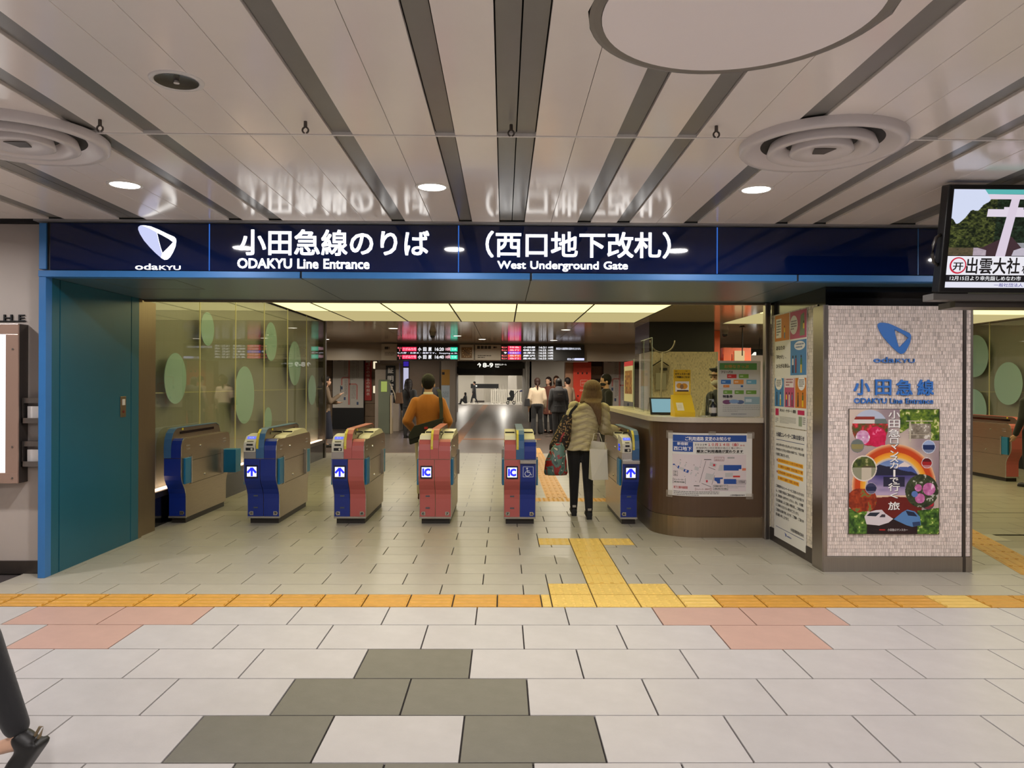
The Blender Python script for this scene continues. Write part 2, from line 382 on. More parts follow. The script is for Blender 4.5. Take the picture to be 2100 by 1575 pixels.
# tactile paving, each slab with its bars or studs
def tact_mesh(kind, w, d, m):
    mb = MB(); g = 0.005; mb.box(g, w - g, g, d - g, -0.012, 0.0005)
    if kind == 'barx':
        for i in range(4):
            yy = d * (i + 0.5) / 4; mb.prism([(yy - 0.017, 0.0), (yy - 0.011, 0.005), (yy + 0.011, 0.005), (yy + 0.017, 0.0)], 0.014, w - 0.014, 'x')
    elif kind == 'bary':
        for i in range(4):
            xx = w * (i + 0.5) / 4; mb.prism([(xx - 0.017, 0.0), (xx - 0.011, 0.005), (xx + 0.011, 0.005), (xx + 0.017, 0.0)], 0.014, d - 0.014, 'y')
    else:
        nx = max(1, round(w / 0.06)); ny = max(1, round(d / 0.06))
        for i in range(nx):
            for j in range(ny): mb.disc(0.0175, 0.010, 0.0, 0.005, 8, (w * (i + 0.5) / nx, d * (j + 0.5) / ny, 0))
    me = mb.mesh('tactile_tile'); me.materials.append(m); return me
TM = {}
def tact(kind, x, y, w, d, m):
    k = (kind, round(w, 3), round(d, 3), m.name)
    if k not in TM: TM[k] = tact_mesh(*k[:3], m)
    o = link('tactile_tile', TM[k], None, floor); o.location = (x, y, 0); return o
for i in range(15): tact('barx', 0.267 - 0.3045 * (i + 1), 5.115, 0.3045, 0.305, tact_o)
tact('barx', 0.267, 5.115, 0.069, 0.305, tact_y)
for i in range(3): tact('dot', 0.336 + 0.3 * i, 5.115, 0.3, 0.305, tact_y); tact('dot', 0.336 + 0.3 * i, 5.42, 0.3, 0.3, tact_y)
tact('barx', 1.236, 5.115, 0.25, 0.305, tact_y)
for i in range(11):
    w = 0.305; tact('barx', 1.486 + w * i, 5.115, w, 0.305, tact_y if i == 5 else tact_o)
for i in range(5): tact('bary', 0.636, 5.72 + 0.276 * i, 0.3, 0.276, tact_y)
for i in range(3): tact('dot', 0.336 + 0.3 * i, 7.1, 0.3, 0.3, tact_y if i != 0 else tact_y)
for i in range(9): tact('dot' if abs(i - 1) > 1 or i == 1 else 'dot', 0.2 + 0.3 * i, 9.72, 0.3, 0.3, tact_o) if i < 4 else None
for i in range(26): tact('bary', 0.56, 10.03 + 0.3 * i, 0.3, 0.3, tact_o)
for i in range(10):
    o = tact('bary', 4.12 + 0.075 * i, 6.0 + 0.29 * i, 0.3, 0.3, tact_o); o.rotation_euler = (0, 0, -0.25); o.location.z = 0.0015
# worn brown guide line far inside
gl = mat('worn_guide_line', (124, 84, 52), 0.4)
for i in range(34): o = MB().box(0, 0.32, 0, 1.07, -0.005, 0.004).build('guide_slab', gl, floor_in); o.location = (-1.42, 17.8 + i * 1.08, 0)
for i in range(7): o = MB().box(0, 0.30, 0, 0.30, -0.005, 0.004).build('guide_slab', gl, floor_in); o.location = (-1.1 + i * 0.303, 20.5, 0)

# ------------------------------------------------------------------ outer ceiling: enamel panels, grey channels
CZ = 2.735
ceiling = struct(box('ceiling', dark_gap, -9.5, 10.5, -8.0, 5.86, CZ + 0.09, CZ + 0.2))
STR = [(-5.6, -5.5), (-5.3, -5.2), (-4.6, -4.4), (-3.95, -3.85), (-3.45, -3.335), (-2.92, -2.717), (-2.09, -1.988), (-1.788, -1.686), (-0.857, -0.757), (-0.345, -0.248), (-0.038, 0.153), (0.557, 0.657), (0.858, 0.954), (1.37, 1.475), (2.07, 2.165), (2.36, 2.46), (2.95, 3.15), (3.6, 3.7), (3.92, 4.02), (4.45, 4.55), (5.3, 5.4)]
DISC = (0.778, 2.516, 0.48)
def notch(x0, x1, y0, y1): return None
SEG = [(-7.9, 1.3), (1.31, 3.786), (3.794, 5.80)]
def lane_panel(name, x0, x1, m, z0, z1, recess=0.0):
    """one lane of ceiling between two seams, cut where the round light is let in"""
    for (a, b) in SEG:
        cx, cy, r = DISC[0], DISC[1], DISC[2] + 0.02
        if b < cy - r or a > cy + r or x1 < cx - r or x0 > cx + r:
            box(name, m, x0, x1, a, b, z0, z1, ceiling, 0.002 if name == 'ceiling_panel' else 0); continue
        n = 10; xs = [x0 + (x1 - x0) * i / n for i in range(n + 1)]
        def half(x): t = r * r - (x - cx) ** 2; return math.sqrt(t) if t > 0 else 0.0
        top = [(x, cy + half(x)) for x in xs]; bot = [(x, cy - half(x)) for x in xs]
        MB().prism(top + [(x1, b), (x0, b)], z0, z1, 'z').build(name, m, ceiling)
        MB().prism([(x0, a), (x1, a)] + bot[::-1], z0, z1, 'z').build(name, m, ceiling)
prev = -7.0
for (a, b) in STR + [(7.0, 7.1)]:
    n = max(1, round((a - prev) / 0.205))
    for i in range(n):
        p = prev + (a - prev) * i / n; q = prev + (a - prev) * (i + 1) / n
        lane_panel('ceiling_panel', p + 0.0012, q - 0.0012, white_panel, CZ, CZ + 0.02)
    if b < 7:
        if b - a > 0.15:
            lane_panel('ceiling_channel', a + 0.004, (a + b) / 2 - 0.003, grey_strip, CZ + 0.012, CZ + 0.03); lane_panel('ceiling_channel', (a + b) / 2 + 0.003, b - 0.004, grey_strip, CZ + 0.012, CZ + 0.03)
        else: lane_panel('ceiling_channel', a + 0.004, b - 0.004, grey_strip, CZ + 0.012, CZ + 0.03)
    prev = b
box('ceiling_joint_bar', white_paint, -7, 7, 3.783, 3.797, CZ - 0.004, CZ + 0.02, ceiling)
for (a, b) in [(-9.5, -7.0), (7.0, 10.5)]: box('ceiling_panel', white_panel, a, b, -7.9, 5.8, CZ, CZ + 0.02, ceiling)
# big round light (unlit acrylic)
rl = empty('round_ceiling_light', (DISC[0], DISC[1], CZ)); tag(rl, 'large round off-white acrylic ceiling disc in a grey ring', 'ceiling light')
MB().disc(0.455, 0.455, -0.004, 0.02, 64).build('acrylic_disc', mat('acrylic_white', (240, 231, 230), 0.4), rl)
MB().lathe([(0.457, 0.03), (0.457, -0.001), (0.482, -0.003), (0.498, -0.001), (0.498, 0.03)], 64).build('ring', mat('ring_grey', (120, 114, 108), 0.4), rl, smooth=False)
# air diffusers
def diffuser(x, y, label, r=0.4):
    e = empty('air_diffuser', (x, y, CZ)); tag(e, label, 'air vent', 'round ceiling air diffusers')
    wm = mat('diffuser_white', (206, 199, 198), 0.3)
    MB().lathe([(r, 0.0), (r, -0.035), (r - 0.012, -0.047), (r - 0.04, -0.044), (r - 0.09, -0.012), (r - 0.11, -0.004)], 56).build('outer_ring', wm, e, smooth=True)
    MB().lathe([(r - 0.15, -0.006), (r - 0.135, -0.05), (r - 0.15, -0.058), (r - 0.185, -0.05), (r - 0.225, -0.02), (r - 0.23, -0.006)], 48).build('middle_ring', wm, e, smooth=True)
    MB().lathe([(r - 0.26, -0.006), (r - 0.245, -0.055), (r - 0.26, -0.062), (r - 0.31, -0.05), (1e-4, -0.042)], 40).build('inner_cone', wm, e, smooth=True)
    MB().disc(r - 0.10, r - 0.10, -0.006, -0.002, 40).build('duct', dark_gap, e)
    MB().prism([(-0.055, -0.05), (0.055, -0.05), (0.03, 0.04), (-0.03, 0.04)], -0.052, -0.044, 'z').build('damper', dark_steel, e)
    return e
diffuser(1.605, 3.84, 'round white air diffuser right of the big ceiling disc'); diffuser(-2.42, 3.83, 'round white air diffuser cut by the left edge, above the blue portal')
# down lights: fixtures with their own lamps
lens_on = glow('lamp_lens', (255, 250, 245), 9.0)
def downlight(x, y, z, label, on=True, r=0.085, watts=None, lens=None, group='round recessed down lights of the concourse', col=None):
    e = empty('down_light', (x, y, z)); tag(e, label, 'down light', group)
    MB().lathe([(r + 0.022, 0.0), (r + 0.02, -0.006), (r + 0.004, -0.007), (r, 0.0), (r - 0.004, 0.012)], 28).build('trim_ring', white_paint, e, smooth=True)
    if on:
        MB().disc(r, r, -0.005, -0.001, 28).build('lens', lens or lens_on, e)
        ld = bpy.data.lights.new('down_lamp', 'AREA'); ld.shape = 'DISK'; ld.size = 2 * r; ld.energy = watts or LAMP_W; ld.color = col or LAMP_COL; ld.spread = math.radians(170)
        lo = bpy.data.objects.new('down_lamp', ld); COL.objects.link(lo); lo.parent = e; lo.location = (0, 0, -0.012)
    else:
        MB().lathe([(r, -0.006), (r * 0.8, -0.003), (1e-4, -0.002)], 28).build('reflector', mat('lamp_reflector', (70, 64, 60), 0.25, 0.5), e, smooth=True)
        MB().disc(0.012, 0.008, -0.012, -0.002, 10).build('bulb', white_paint, e)
    return e
for x, l in [(-2.37, 'lit down light above the blue portal logo'), (-0.455, 'lit down light above the middle of the navy sign'), (1.585, 'lit down light to the right, below the air diffuser')]: downlight(x, 4.775, CZ, l)
downlight(-1.343, 3.125, CZ, 'unlit down light with a dark reflector, upper left of the ceiling', on=False)
for r_, y in enumerate((1.1, -1.6, -4.4)):
    for c_, x in enumerate((-4.3, -1.5, 1.5, 4.3)):
        downlight(x, y, CZ, 'lit down light behind the viewer, ' + ('nearest', 'middle', 'farthest')[r_] + ' row, ' + ('far left', 'left', 'right', 'far right')[c_])
downlight(-4.6, 4.775, CZ, 'lit down light beyond the left edge of the view'); downlight(4.2, 4.4, CZ, 'lit down light beyond the right edge of the view')
# eye bolts
for i, (x, y) in enumerate([(-1.905, 3.6), (-0.941, 3.6), (0.03, 3.62), (1.008, 3.615)]):
    e = empty('ceiling_eye_bolt', (x, y, CZ)); tag(e, ['eye bolt hook in the ceiling beside the left air diffuser', 'eye bolt hook above the navy sign, second from the left', 'eye bolt hook under the wide central grey channel', 'eye bolt hook nearest the right air diffuser'][i], 'hook', 'ceiling eye bolts')
    MB().disc(0.009, 0.008, -0.028, 0.0, 10).build('shank', dark_steel, e)
    MB().tube([(0.014 * math.cos(t * math.pi / 8), 0, -0.042 + 0.014 * math.sin(t * math.pi / 8)) for t in range(17)], 0.0045, 6).build('ring', dark_steel, e, smooth=True)

# ------------------------------------------------------------------ room shell of the concourse
struct(box('wall_back', beige, -9.5, 10.5, -8.2, -8.0, 0, 2.9))
struct(box('wall_far_left', beige, -9.7, -9.5, -8.2, 6.0, 0, 2.9)); struct(box('wall_far_right', beige, 10.5, 10.7, -8.2, 16, 0, 2.9))
wl = struct(MB().box(-9.5, -3.56, 6.0, 6.2, 0, 2.735).build('wall_left', beige))
struct(box('baseboard_left', dark_steel, -9.5, -3.56, 5.985, 6.0, 0, 0.1))
# lettering and light box on the left wall
lb = empty('advert_light_box', (-4.235, 5.98, 0)); tag(lb, 'steel-framed lit poster box on the beige wall at the left edge', 'light box')
fm = mat('light_box_frame', (186, 156, 140), 0.3, 0.45)
MB().box(-0.55, 0.51, -0.09, 0.02, 0.72, 1.945).build('case', dark_steel, lb)
for n_, b_ in dict(a=(-0.55, 0.51, 0.72, 0.80), b=(-0.55, 0.51, 1.865, 1.945), c=(0.415, 0.51, 0.80, 1.865), d=(-0.55, -0.47, 0.80, 1.865)).items():
    MB().box(b_[0], b_[1], -0.105, -0.088, b_[2], b_[3]).build('frame_bar', fm, lb, 0.003)
for z in (0.76, 1.0, 1.75): MB().disc(0.008, 0.008, -0.109, -0.104, 10, (0.47, 0, z), 'y').build('screw', steel, lb)
pr = Print(); pr.rect(0, 0, 0.885, 1.065, (255, 253, 252), 0)
for i in range(20):
    for j in range(48): pr.ell(0.79 + 0.02 * (i % 5), 0.02 + j * 0.022 + 0.011 * (i % 2), 0.003, 0.003, (205, 216, 235), 1, 6) if i < 5 else None
pr.line([(0.78, 0), (0.78, 1.06)], 0.004, (190, 190, 230), 2)
LB_SCREEN = attr_mat('light_box_face', 1.1)
pr.build('lit_face', (-0.47, -0.0925, 0.80), (1, 0, 0), (0, 0, 1), LB_SCREEN, lb)
ht = empty('wall_lettering', (0, 0, 0)); words3d('letter', 'T H E', (-4.02, 5.999, 1.975), (1, 0, 0), (0, 0, 1), 0.27, 0.05, black, ht, 0.01, 0.012); tag(ht, 'dark raised lettering on the beige wall above the light box', 'lettering')
MB().box(-4.05, -3.74, 5.987, 5.999, 1.972, 1.978).build('rule', black, ht)
for z, l in ((1.18, 'upper steel leaflet rack beside the blue portal edge'), (0.845, 'lower steel leaflet rack beside the blue portal edge')):
    e = empty('leaflet_rack', (-3.645, 5.99, z)); tag(e, l, 'leaflet rack', 'steel leaflet racks')
    MB().box(-0.075, 0.07, -0.012, 0.0, 0.0, 0.195).build('back_plate', mat('rack_back', (148, 140, 136), 0.3, 0.7), e)
    MB().box(-0.075, 0.07, -0.07, -0.012, 0.0, 0.012).build('shelf', steel, e)
    MB().box(-0.075, 0.07, -0.075, -0.068, 0.0, 0.04).build('front_lip', steel, e)
    MB().box(-0.075, 0.07, -0.06, -0.05, 0.155, 0.195).build('top_rail', steel, e)
    MB().box(-0.075, -0.068, -0.075, 0.0, 0.0, 0.195).build('side_plate', dark_steel, e)
    MB().box(-0.05, 0.05, -0.045, -0.03, 0.012, 0.13).build('leaflets', white_paint, e)

# ------------------------------------------------------------------ portal: post, jamb, soffit
struct(MB().box(-3.555, -3.50, 5.85, 5.93, 0, 2.35).build('trim_post', blue_trim, None, 0.003)); struct(MB().box(-3.555, -3.50, 5.85, 5.93, 2.362, 2.715).build('trim_post_upper', blue_trim, None, 0.003))
jamb = struct(box('wall_jamb', dark_gap, -3.58, -3.515, 5.9, 7.34, 0, 2.34))
for a, b in ((5.93, 6.03), (6.042, 7.18), (7.192, 7.335)): MB().box(-3.516, -3.50, a, b, 0.0, 2.304).build('jamb_panel', teal, jamb, 0.002)
kp = empty('key_switch_plate', (-3.50, 7.03, 1.18)); tag(kp, 'small steel key switch plate on the teal jamb', 'switch plate')
MB().box(0, 0.006, -0.05, 0.05, 0.0, 0.19).build('plate', steel_w, kp, 0.002); MB().box(0.006, 0.01, -0.022, 0.026, 0.11, 0.165).build('sticker', white_paint, kp)
MB().disc(0.012, 0.012, 0.006, 0.012, 12, (0, 0.0, 0.05), 'x').build('key_hole', mat('red_key', (120, 30, 25), 0.4), kp)
soff = struct(box('ceiling_soffit', dark_gap, -3.5, 10.5, 5.93, 7.43, 2.312, 2.5))
for a, b in ((-3.5, -1.562), (-1.556, 0.202), (0.208, 2.262), (2.268, 4.3), (4.306, 6.4), (6.406, 10.4)): MB().box(a, b, 5.93, 7.42, 2.305, 2.315).build('soffit_panel', soffit_m, soff, 0.001)
hm = mat('hatch_edge', (118, 124, 116), 0.4, 0.5)
for b_ in ((-3.2, -2.58, 5.98, 5.992), (-3.2, -2.58, 6.58, 6.592), (-3.2, -3.19, 5.98, 6.59), (-2.59, -2.58, 5.98, 6.59)): MB().box(*b_, 2.3035, 2.306).build('hatch_edge', hm, soff)
struct(box('trim_soffit_back', steel_w, -3.5, 10.4, 7.43, 7.47, 2.285, 2.335)); struct(box('wall_header', dark_steel, -3.6, 10.5, 7.44, 7.6, 2.335, 2.9))
struct(MB().box(-3.57, -3.5, 7.335, 7.40, 0, 2.3).box(-3.60, -3.525, 7.40, 7.74, 0, 2.3).build('trim_steel_jamb', steel_w))

# ------------------------------------------------------------------ the big sign
sg = empty('station_sign', (0, 5.86, 2.35)); tag(sg, 'long navy illuminated entrance sign with white Japanese and English lettering', 'sign')
MB().box(-3.5, 10.4, 0.005, 0.12, 0.0, 0.375).build('case', black, sg)
DV = [-3.475, -2.26, -0.352, 1.643, 3.203, 5.2, 7.2, 10.3]
for a, b in zip(DV[:-1], DV[1:]): MB().box(a + 0.004, b - 0.004, -0.006, 0.006, 0.008, 0.366).build('sign_panel', navy, sg)
dvm = glow('divider_blue', (60, 120, 225), 0.9)
for x in DV[1:4]: MB().box(x - 0.0035, x + 0.0035, -0.008, 0.0, 0.008, 0.366).build('light_divider', dvm, sg)
for x in DV[4:5]: MB().box(x - 0.003, x + 0.003, -0.0075, 0.0, 0.008, 0.366).build('panel_joint', blue_trim, sg)
LET = glow('sign_letter_white', (255, 253, 250), 2.2)
U, V = (1, 0, 0), (0, 0, 1)
logo_obj('logo', (-2.806, -0.0065, 0.088), U, V, 0.294, 0.266, LET, sg)
LSH = [(5, 12), (18, 3), (30, 4), (75, 22), (117, 45), (127, 90), (139, 135), (150, 172), (143, 198), (110, 170), (75, 135), (40, 95), (15, 55), (4, 28)]
MB().prism([(-2.806 + a / 235 * 0.294, 0.088 + (1 - b / 211) * 0.266) for a, b in LSH], -0.0118, -0.0106, 'y').build('logo_fold', glow('logo_fold_tint', (206, 212, 250), 1.0), sg)
def wordmark(name, o, u, v, w, h, m, parent, thick):
    o = Vector(o); u = Vector(u); v = Vector(v)
    text3d(name, 'oda', o, u, v, w * 0.50, h, m, parent, 0.008, thick); text3d(name, 'KYU', o + u * (w * 0.53), u, v, w * 0.47, h * 0.70, m, parent, 0.008, thick)
wordmark('wordmark', (-2.823, -0.0065, 0.012), U, V, 0.345, 0.046, LET, sg, 0.004)
text3d('lettering', '小田急線のりば', (-2.03, -0.0065, 0.128), U, V, 1.453, 0.2, LET, sg, 0.015, 0.006)
words3d('lettering', 'ODAKYU Line Entrance', (-2.044, -0.0065, 0.027), U, V, 1.009, 0.078, LET, sg, 0.02, 0.006)
text3d('lettering', '（西口地下改札）', (-0.144, -0.0065, 0.122), U, V, 1.427, 0.205, LET, sg, 0.015, 0.006)
words3d('lettering', 'West Underground Gate', (-0.053, -0.0065, 0.017), U, V, 1.005, 0.08, LET, sg, 0.02, 0.006)
bd = struct(box('trim_band', dark_gap, -3.5, 10.4, 5.855, 5.93, 2.306, 2.352))
for a, b in ((-3.555, -1.566), (-1.55, 0.198), (0.214, 2.258), (2.274, 4.3), (4.32, 7.0), (7.02, 10.4)): MB().box(a, b, 5.842, 5.93, 2.303, 2.352).build('band_panel', blue_trim, bd, 0.003)
struct(MB().box(-3.57, 10.4, 5.80, 5.96, 2.722, 2.737).build('trim_sign_top', mat('lip_grey', (150, 150, 152), 0.3, 0.4)))
box('wall_above_sign', dark_gap, -9.5, 10.5, 5.97, 6.05, 2.74, 2.95)['kind'] = 'structure'

# ------------------------------------------------------------------ glass screen wall on the left of the gate hall
back_m = mat('perforated_backing', (152, 152, 142), 0.5, 0.0, var=0.05, scale=2, stretch=(1, 30, 0.3))
disc_m = mat('pale_green_disc', (172, 208, 206), 0.5)
pane_m = glass('screen_glass', (0.95, 0.96, 0.93), 0.05, 0.02)
def glass_wall(name, X, sgn, ys, zt, circles, lab):
    """backing sheet, panes, bright joints and pale discs; sgn is the side the room is on"""
    w = struct(box(name, back_m, min(X - sgn * 0.16, X - sgn * 0.12), max(X - sgn * 0.16, X - sgn * 0.12), ys[0], ys[-1], 0, zt))
    w['label'] = lab
    for a, b in zip(ys[:-1], ys[1:]):
        p = struct(MB().box(min(X, X - sgn * 0.01), max(X, X - sgn * 0.01), a + 0.006, b - 0.006, 0.37, zt - 0.02).build('glass_pane', pane_m, w))
    for b in ys[1:-1]: MB().box(X - 0.008, X + 0.004, b - 0.008, b + 0.008, 0.36, zt).build('joint', mat('glass_joint', (205, 200, 150), 0.3), w)
    for (y, z, r) in circles: MB().disc(r, r, -0.003, 0.003, 36, (X - sgn * 0.016, y, z), 'x').build('frosted_disc', disc_m, w)
    MB().box(min(X - sgn * 0.05, X - sgn * 0.04), max(X - sgn * 0.05, X - sgn * 0.04), ys[0], ys[-1], 1.385, 1.393).build('rail', mat('glass_joint', (205, 200, 150), 0.3), w)
    MB().box(min(X - sgn * 0.12, X + sgn * 0.012), max(X - sgn * 0.12, X + sgn * 0.012), ys[0], ys[-1], 0.30, 0.36).build('steel_cap', dark_steel, w)
    MB().box(min(X - sgn * 0.12, X), max(X - sgn * 0.12, X), ys[0], ys[-1], 0.0, 0.30).build('plinth', black_g, w)
    MB().box(min(X - sgn * 0.03, X - sgn * 0.10), max(X - sgn * 0.03, X - sgn * 0.10), ys[0] + 0.02, ys[-1] - 0.02, 0.36, 0.368).build('led_strip', glow('wall_led', (255, 214, 180), 6.0), w)
    return w
GY = [7.74, 9.05, 10.25, 11.47, 12.7, 13.92, 15.3]
glass_wall('wall_glass_left', -3.6, 1, GY, 2.73, [(8.42, 1.545, 0.28), (9.32, 2.155, 0.205), (10.66, 1.33, 0.4), (11.72, 0.94, 0.185), (11.85, 2.14, 0.3), (13.2, 1.84, 0.38), (14.4, 1.37, 0.28)], 'olive glass screen wall with pale green discs')
struct(box('wall_glass_end', dark_steel, -3.78, -3.58, 15.3, 15.4, 0, 2.735)); struct(box('wall_glass_start', dark_steel, -3.78, -3.6, 7.70, 7.74, 0, 2.735))
glass_wall('wall_glass_right', 9.4, -1, [10.6, 12.0, 13.6, 14.62, 15.7, 17.2], 2.73, [(15.1, 2.1, 0.42), (14.1, 1.55, 0.40), (15.15, 1.02, 0.42), (16.3, 1.6, 0.35)], 'olive glass screen wall beyond the pillar')

# ------------------------------------------------------------------ inner ceiling and lit panels
cin = struct(box('ceiling_inner', dark_gap, -14, 16, 7.6, 27.0, 2.775, 2.9))
lit = glow('lit_ceiling_panel', PANEL_COL, PANEL_E, True); lit2 = glow('lit_ceiling_panel_dim', (0.54, 0.455, 0.21), 1.0, True)
LX = [-3.58, -2.97, -1.9, -0.845, 0.2, 1.39, 2.6]
for a, b in zip(LX[:-1], LX[1:]):
    for (c, d, mm) in ((7.75, 10.4, lit), (10.41, 13.05, lit), (13.06, 15.1, lit2)): MB().box(a + 0.008, b - 0.008, c, d, 2.735, 2.745).build('light_panel', mm, cin)
for a, b in ((4.4, 5.6), (5.6, 6.8), (6.8, 8.0), (8.0, 9.3)):
    for (c, d, mm) in ((7.75, 10.4, lit), (10.41, 13.05, lit), (13.06, 15.3, lit2)): MB().box(a + 0.008, b - 0.008, c, d, 2.735, 2.745).build('light_panel', mm, cin)
for x in LX: MB().box(x - 0.012, x + 0.012, 7.75, 15.1, 2.729, 2.736).build('joint_bar', dark_gap, cin)
for y in (10.405, 13.055, 15.11): MB().box(-3.58, 2.6, y - 0.006, y + 0.006, 2.731, 2.736).build('joint_bar', dark_steel, cin)
MB().box(2.62, 4.38, 7.6, 11.2, 2.735, 2.75).build('ceiling_panel', ceil_in, cin); MB().box(2.62, 4.38, 11.21, 15.1, 2.735, 2.75).build('ceiling_panel', ceil_in, cin)
MB().box(9.3, 12, 7.6, 15.1, 2.735, 2.75).build('ceiling_panel', ceil_in, cin)
for i in range(11):
    for (c, d) in ((15.12, 19.1), (19.11, 22.98)):
        x = -9.0 + i * 2.1; MB().box(x, x + 2.09, c, d, 2.735, 2.75).build('ceiling_panel', ceil_in, cin)
lens_in = glow('inner_lamp_lens', (255, 246, 225), 5.0)
for i, (x, y, l) in enumerate([(-2.478, 17.05, 'lit down light left, above the departure board'), (1.4, 17.2, 'lit down light ahead of the red pillar'), (1.4, 21.4, 'smaller lit down light just before the right departure board'), (6.0, 16.0, 'lit down light over the staff office'), (-6, 18.5, 'lit down light beyond the glass wall'), (-0.6, 21.0, 'lit down light over the dark inner floor')]):
    downlight(x, y, 2.735, l, r=0.10, watts=62.0, lens=lens_in, group='down lights of the inner concourse', col=(1.0, 0.9, 0.75))
for i, (x, y) in enumerate([(-5.0, 21.4), (4.6, 20.6), (-1.2, 19.6), (8.5, 19.0), (-8.5, 21.5)]): downlight(x, y, 2.735, 'added inner fill light, ' + ('over the route map', 'right of the red pillar', 'over the middle of the dark floor', 'far to the right', 'far to the left')[i], r=0.10, watts=62.0, lens=lens_in, group='down lights of the inner concourse', col=(1.0, 0.9, 0.75))  # extra lamps added only to brighten the inner concourse
# ------------------------------------------------------------------ mosaic pillars
MOS = attr_mat('mosaic_tesserae', rough=0.35)
def mosaic(name, parent, origin, u, v, w, h, seed, base=(238, 224, 216), rowh=0.030):
    """small glazed tesserae set in courses; one joined surface"""
    r = random.Random(seed); u = Vector(u); v = Vector(v); n = u.cross(v); o = Vector(origin); vs = []; fs = []; cs = []; rows = int(h / rowh); t = 0.003; g = 0.0011
    bs = [base, tuple(int(c * 0.965) for c in base), tuple(min(255, int(c * 1.03)) for c in base), tuple(int(c * 0.9) for c in base), tuple(min(255, int(c * 1.05)) for c in base), tuple(int(c * 0.85) for c in base)]
    for j in range(rows):
        z0, z1 = j * h / rows + g, (j + 1) * h / rows - g; x = 0.0
        while x < w - 1e-4:
            x1 = min(w, x + r.choice((0.011, 0.014, 0.017, 0.022))); 
            if w - x1 < 0.012: x1 = w
            k = len(vs); c = C(*bs[r.choices(range(6), (6, 4, 4, 1.3, 2, 1))[0]]); tt = t * r.uniform(0.7, 1.2)
            a, b = x + g, x1 - g
            vs += [o + u * a + v * z0, o + u * b + v * z0, o + u * b + v * z1, o + u * a + v * z1, o + u * a + v * z0 + n * tt, o + u * b + v * z0 + n * tt, o + u * b + v * z1 + n * tt, o + u * a + v * z1 + n * tt]
            for f in ((4, 5, 6, 7), (0, 1, 5, 4), (1, 2, 6, 5), (2, 3, 7, 6), (3, 0, 4, 7)): fs.append(tuple(i + k for i in f)); cs.append(c)
            x = x1
    me = bpy.data.meshes.new(name); me.from_pydata([tuple(p) for p in vs], [], fs); ca = me.color_attributes.new('Col', 'FLOAT_COLOR', 'CORNER'); buf = []
    for f, c in zip(fs, cs): buf += list(c) * 4
    ca.data.foreach_set('color', buf); ob = link(name, me, MOS, parent); ob['kind'] = 'stuff'; return ob
pl = empty('mosaic_pillar', (2.566, 6.1, 0)); tag(pl, 'square mosaic-clad pillar with blue logo and steel corners, right of the gate', 'pillar')
mort = mat('mosaic_mortar', (204, 194, 184), 0.7)
PB = lambda n, m, *b, **k: MB().box(b[0] - 2.566, b[1] - 2.566, b[2] - 6.1, b[3] - 6.1, b[4], b[5]).build(n, m, pl, k.get('bevel', 0))
PB('core', mort, 2.61, 3.76, 6.105, 7.40, 0.0, 2.145)
mosaic('mosaic', pl, (0.022, 0.003, 0.125), (1, 0, 0), (0, 0, 1), 1.115, 2.018, 3)
mosaic('mosaic', pl, (1.163, 0.003, 0.125), (1, 0, 0), (0, 0, 1), 0.04, 2.018, 5)
mosaic('mosaic', pl, (0.043, 1.29, 0.125), (0, -1, 0), (0, 0, 1), 1.09, 2.05, 4, (228, 218, 200))
PB('corner_strip', steel, 2.57, 2.612, 6.095, 6.30, 0.0, 2.15, bevel=0.004); PB('corner_strip', steel, 2.575, 2.588, 6.088, 6.11, 0.0, 2.145)
PB('corner_strip', dark_steel, 3.705, 3.728, 6.09, 6.12, 0.0, 2.145); PB('corner_strip', steel, 3.768, 3.785, 6.095, 7.40, 0.0, 2.145)
PB('kick_plate', steel, 2.588, 3.705, 6.09, 6.12, 0.0, 0.122, bevel=0.002); PB('kick_plate', dark_steel, 2.598, 2.615, 6.30, 7.40, 0.0, 0.122); PB('kick_plate', steel, 3.73, 3.768, 6.09, 6.12, 0.0, 0.122)
PB('head_box', black_g, 2.615, 3.78, 6.16, 7.42, 2.146, 2.304)
blue_l = mat('blue_raised_letters', (62, 124, 208), 0.35)
logo_obj('logo', (0.438, -0.002, 1.756), U, V, 0.274, 0.254, blue_l, pl, 0.01)
wordmark('wordmark', (0.411, -0.002, 1.685), U, V, 0.332, 0.046, blue_l, pl, 0.01)
for i, ch in enumerate('小田急線'): text3d('lettering', ch, (0.251 + i * 0.172, -0.002, 1.423), U, V, 0.132, 0.127, blue_l, pl, 0.02, 0.01)
words3d('lettering', 'ODAKYU Line Entrance', (0.255, -0.002, 1.356), U, V, 0.64, 0.044, blue_l, pl, 0.015, 0.008)

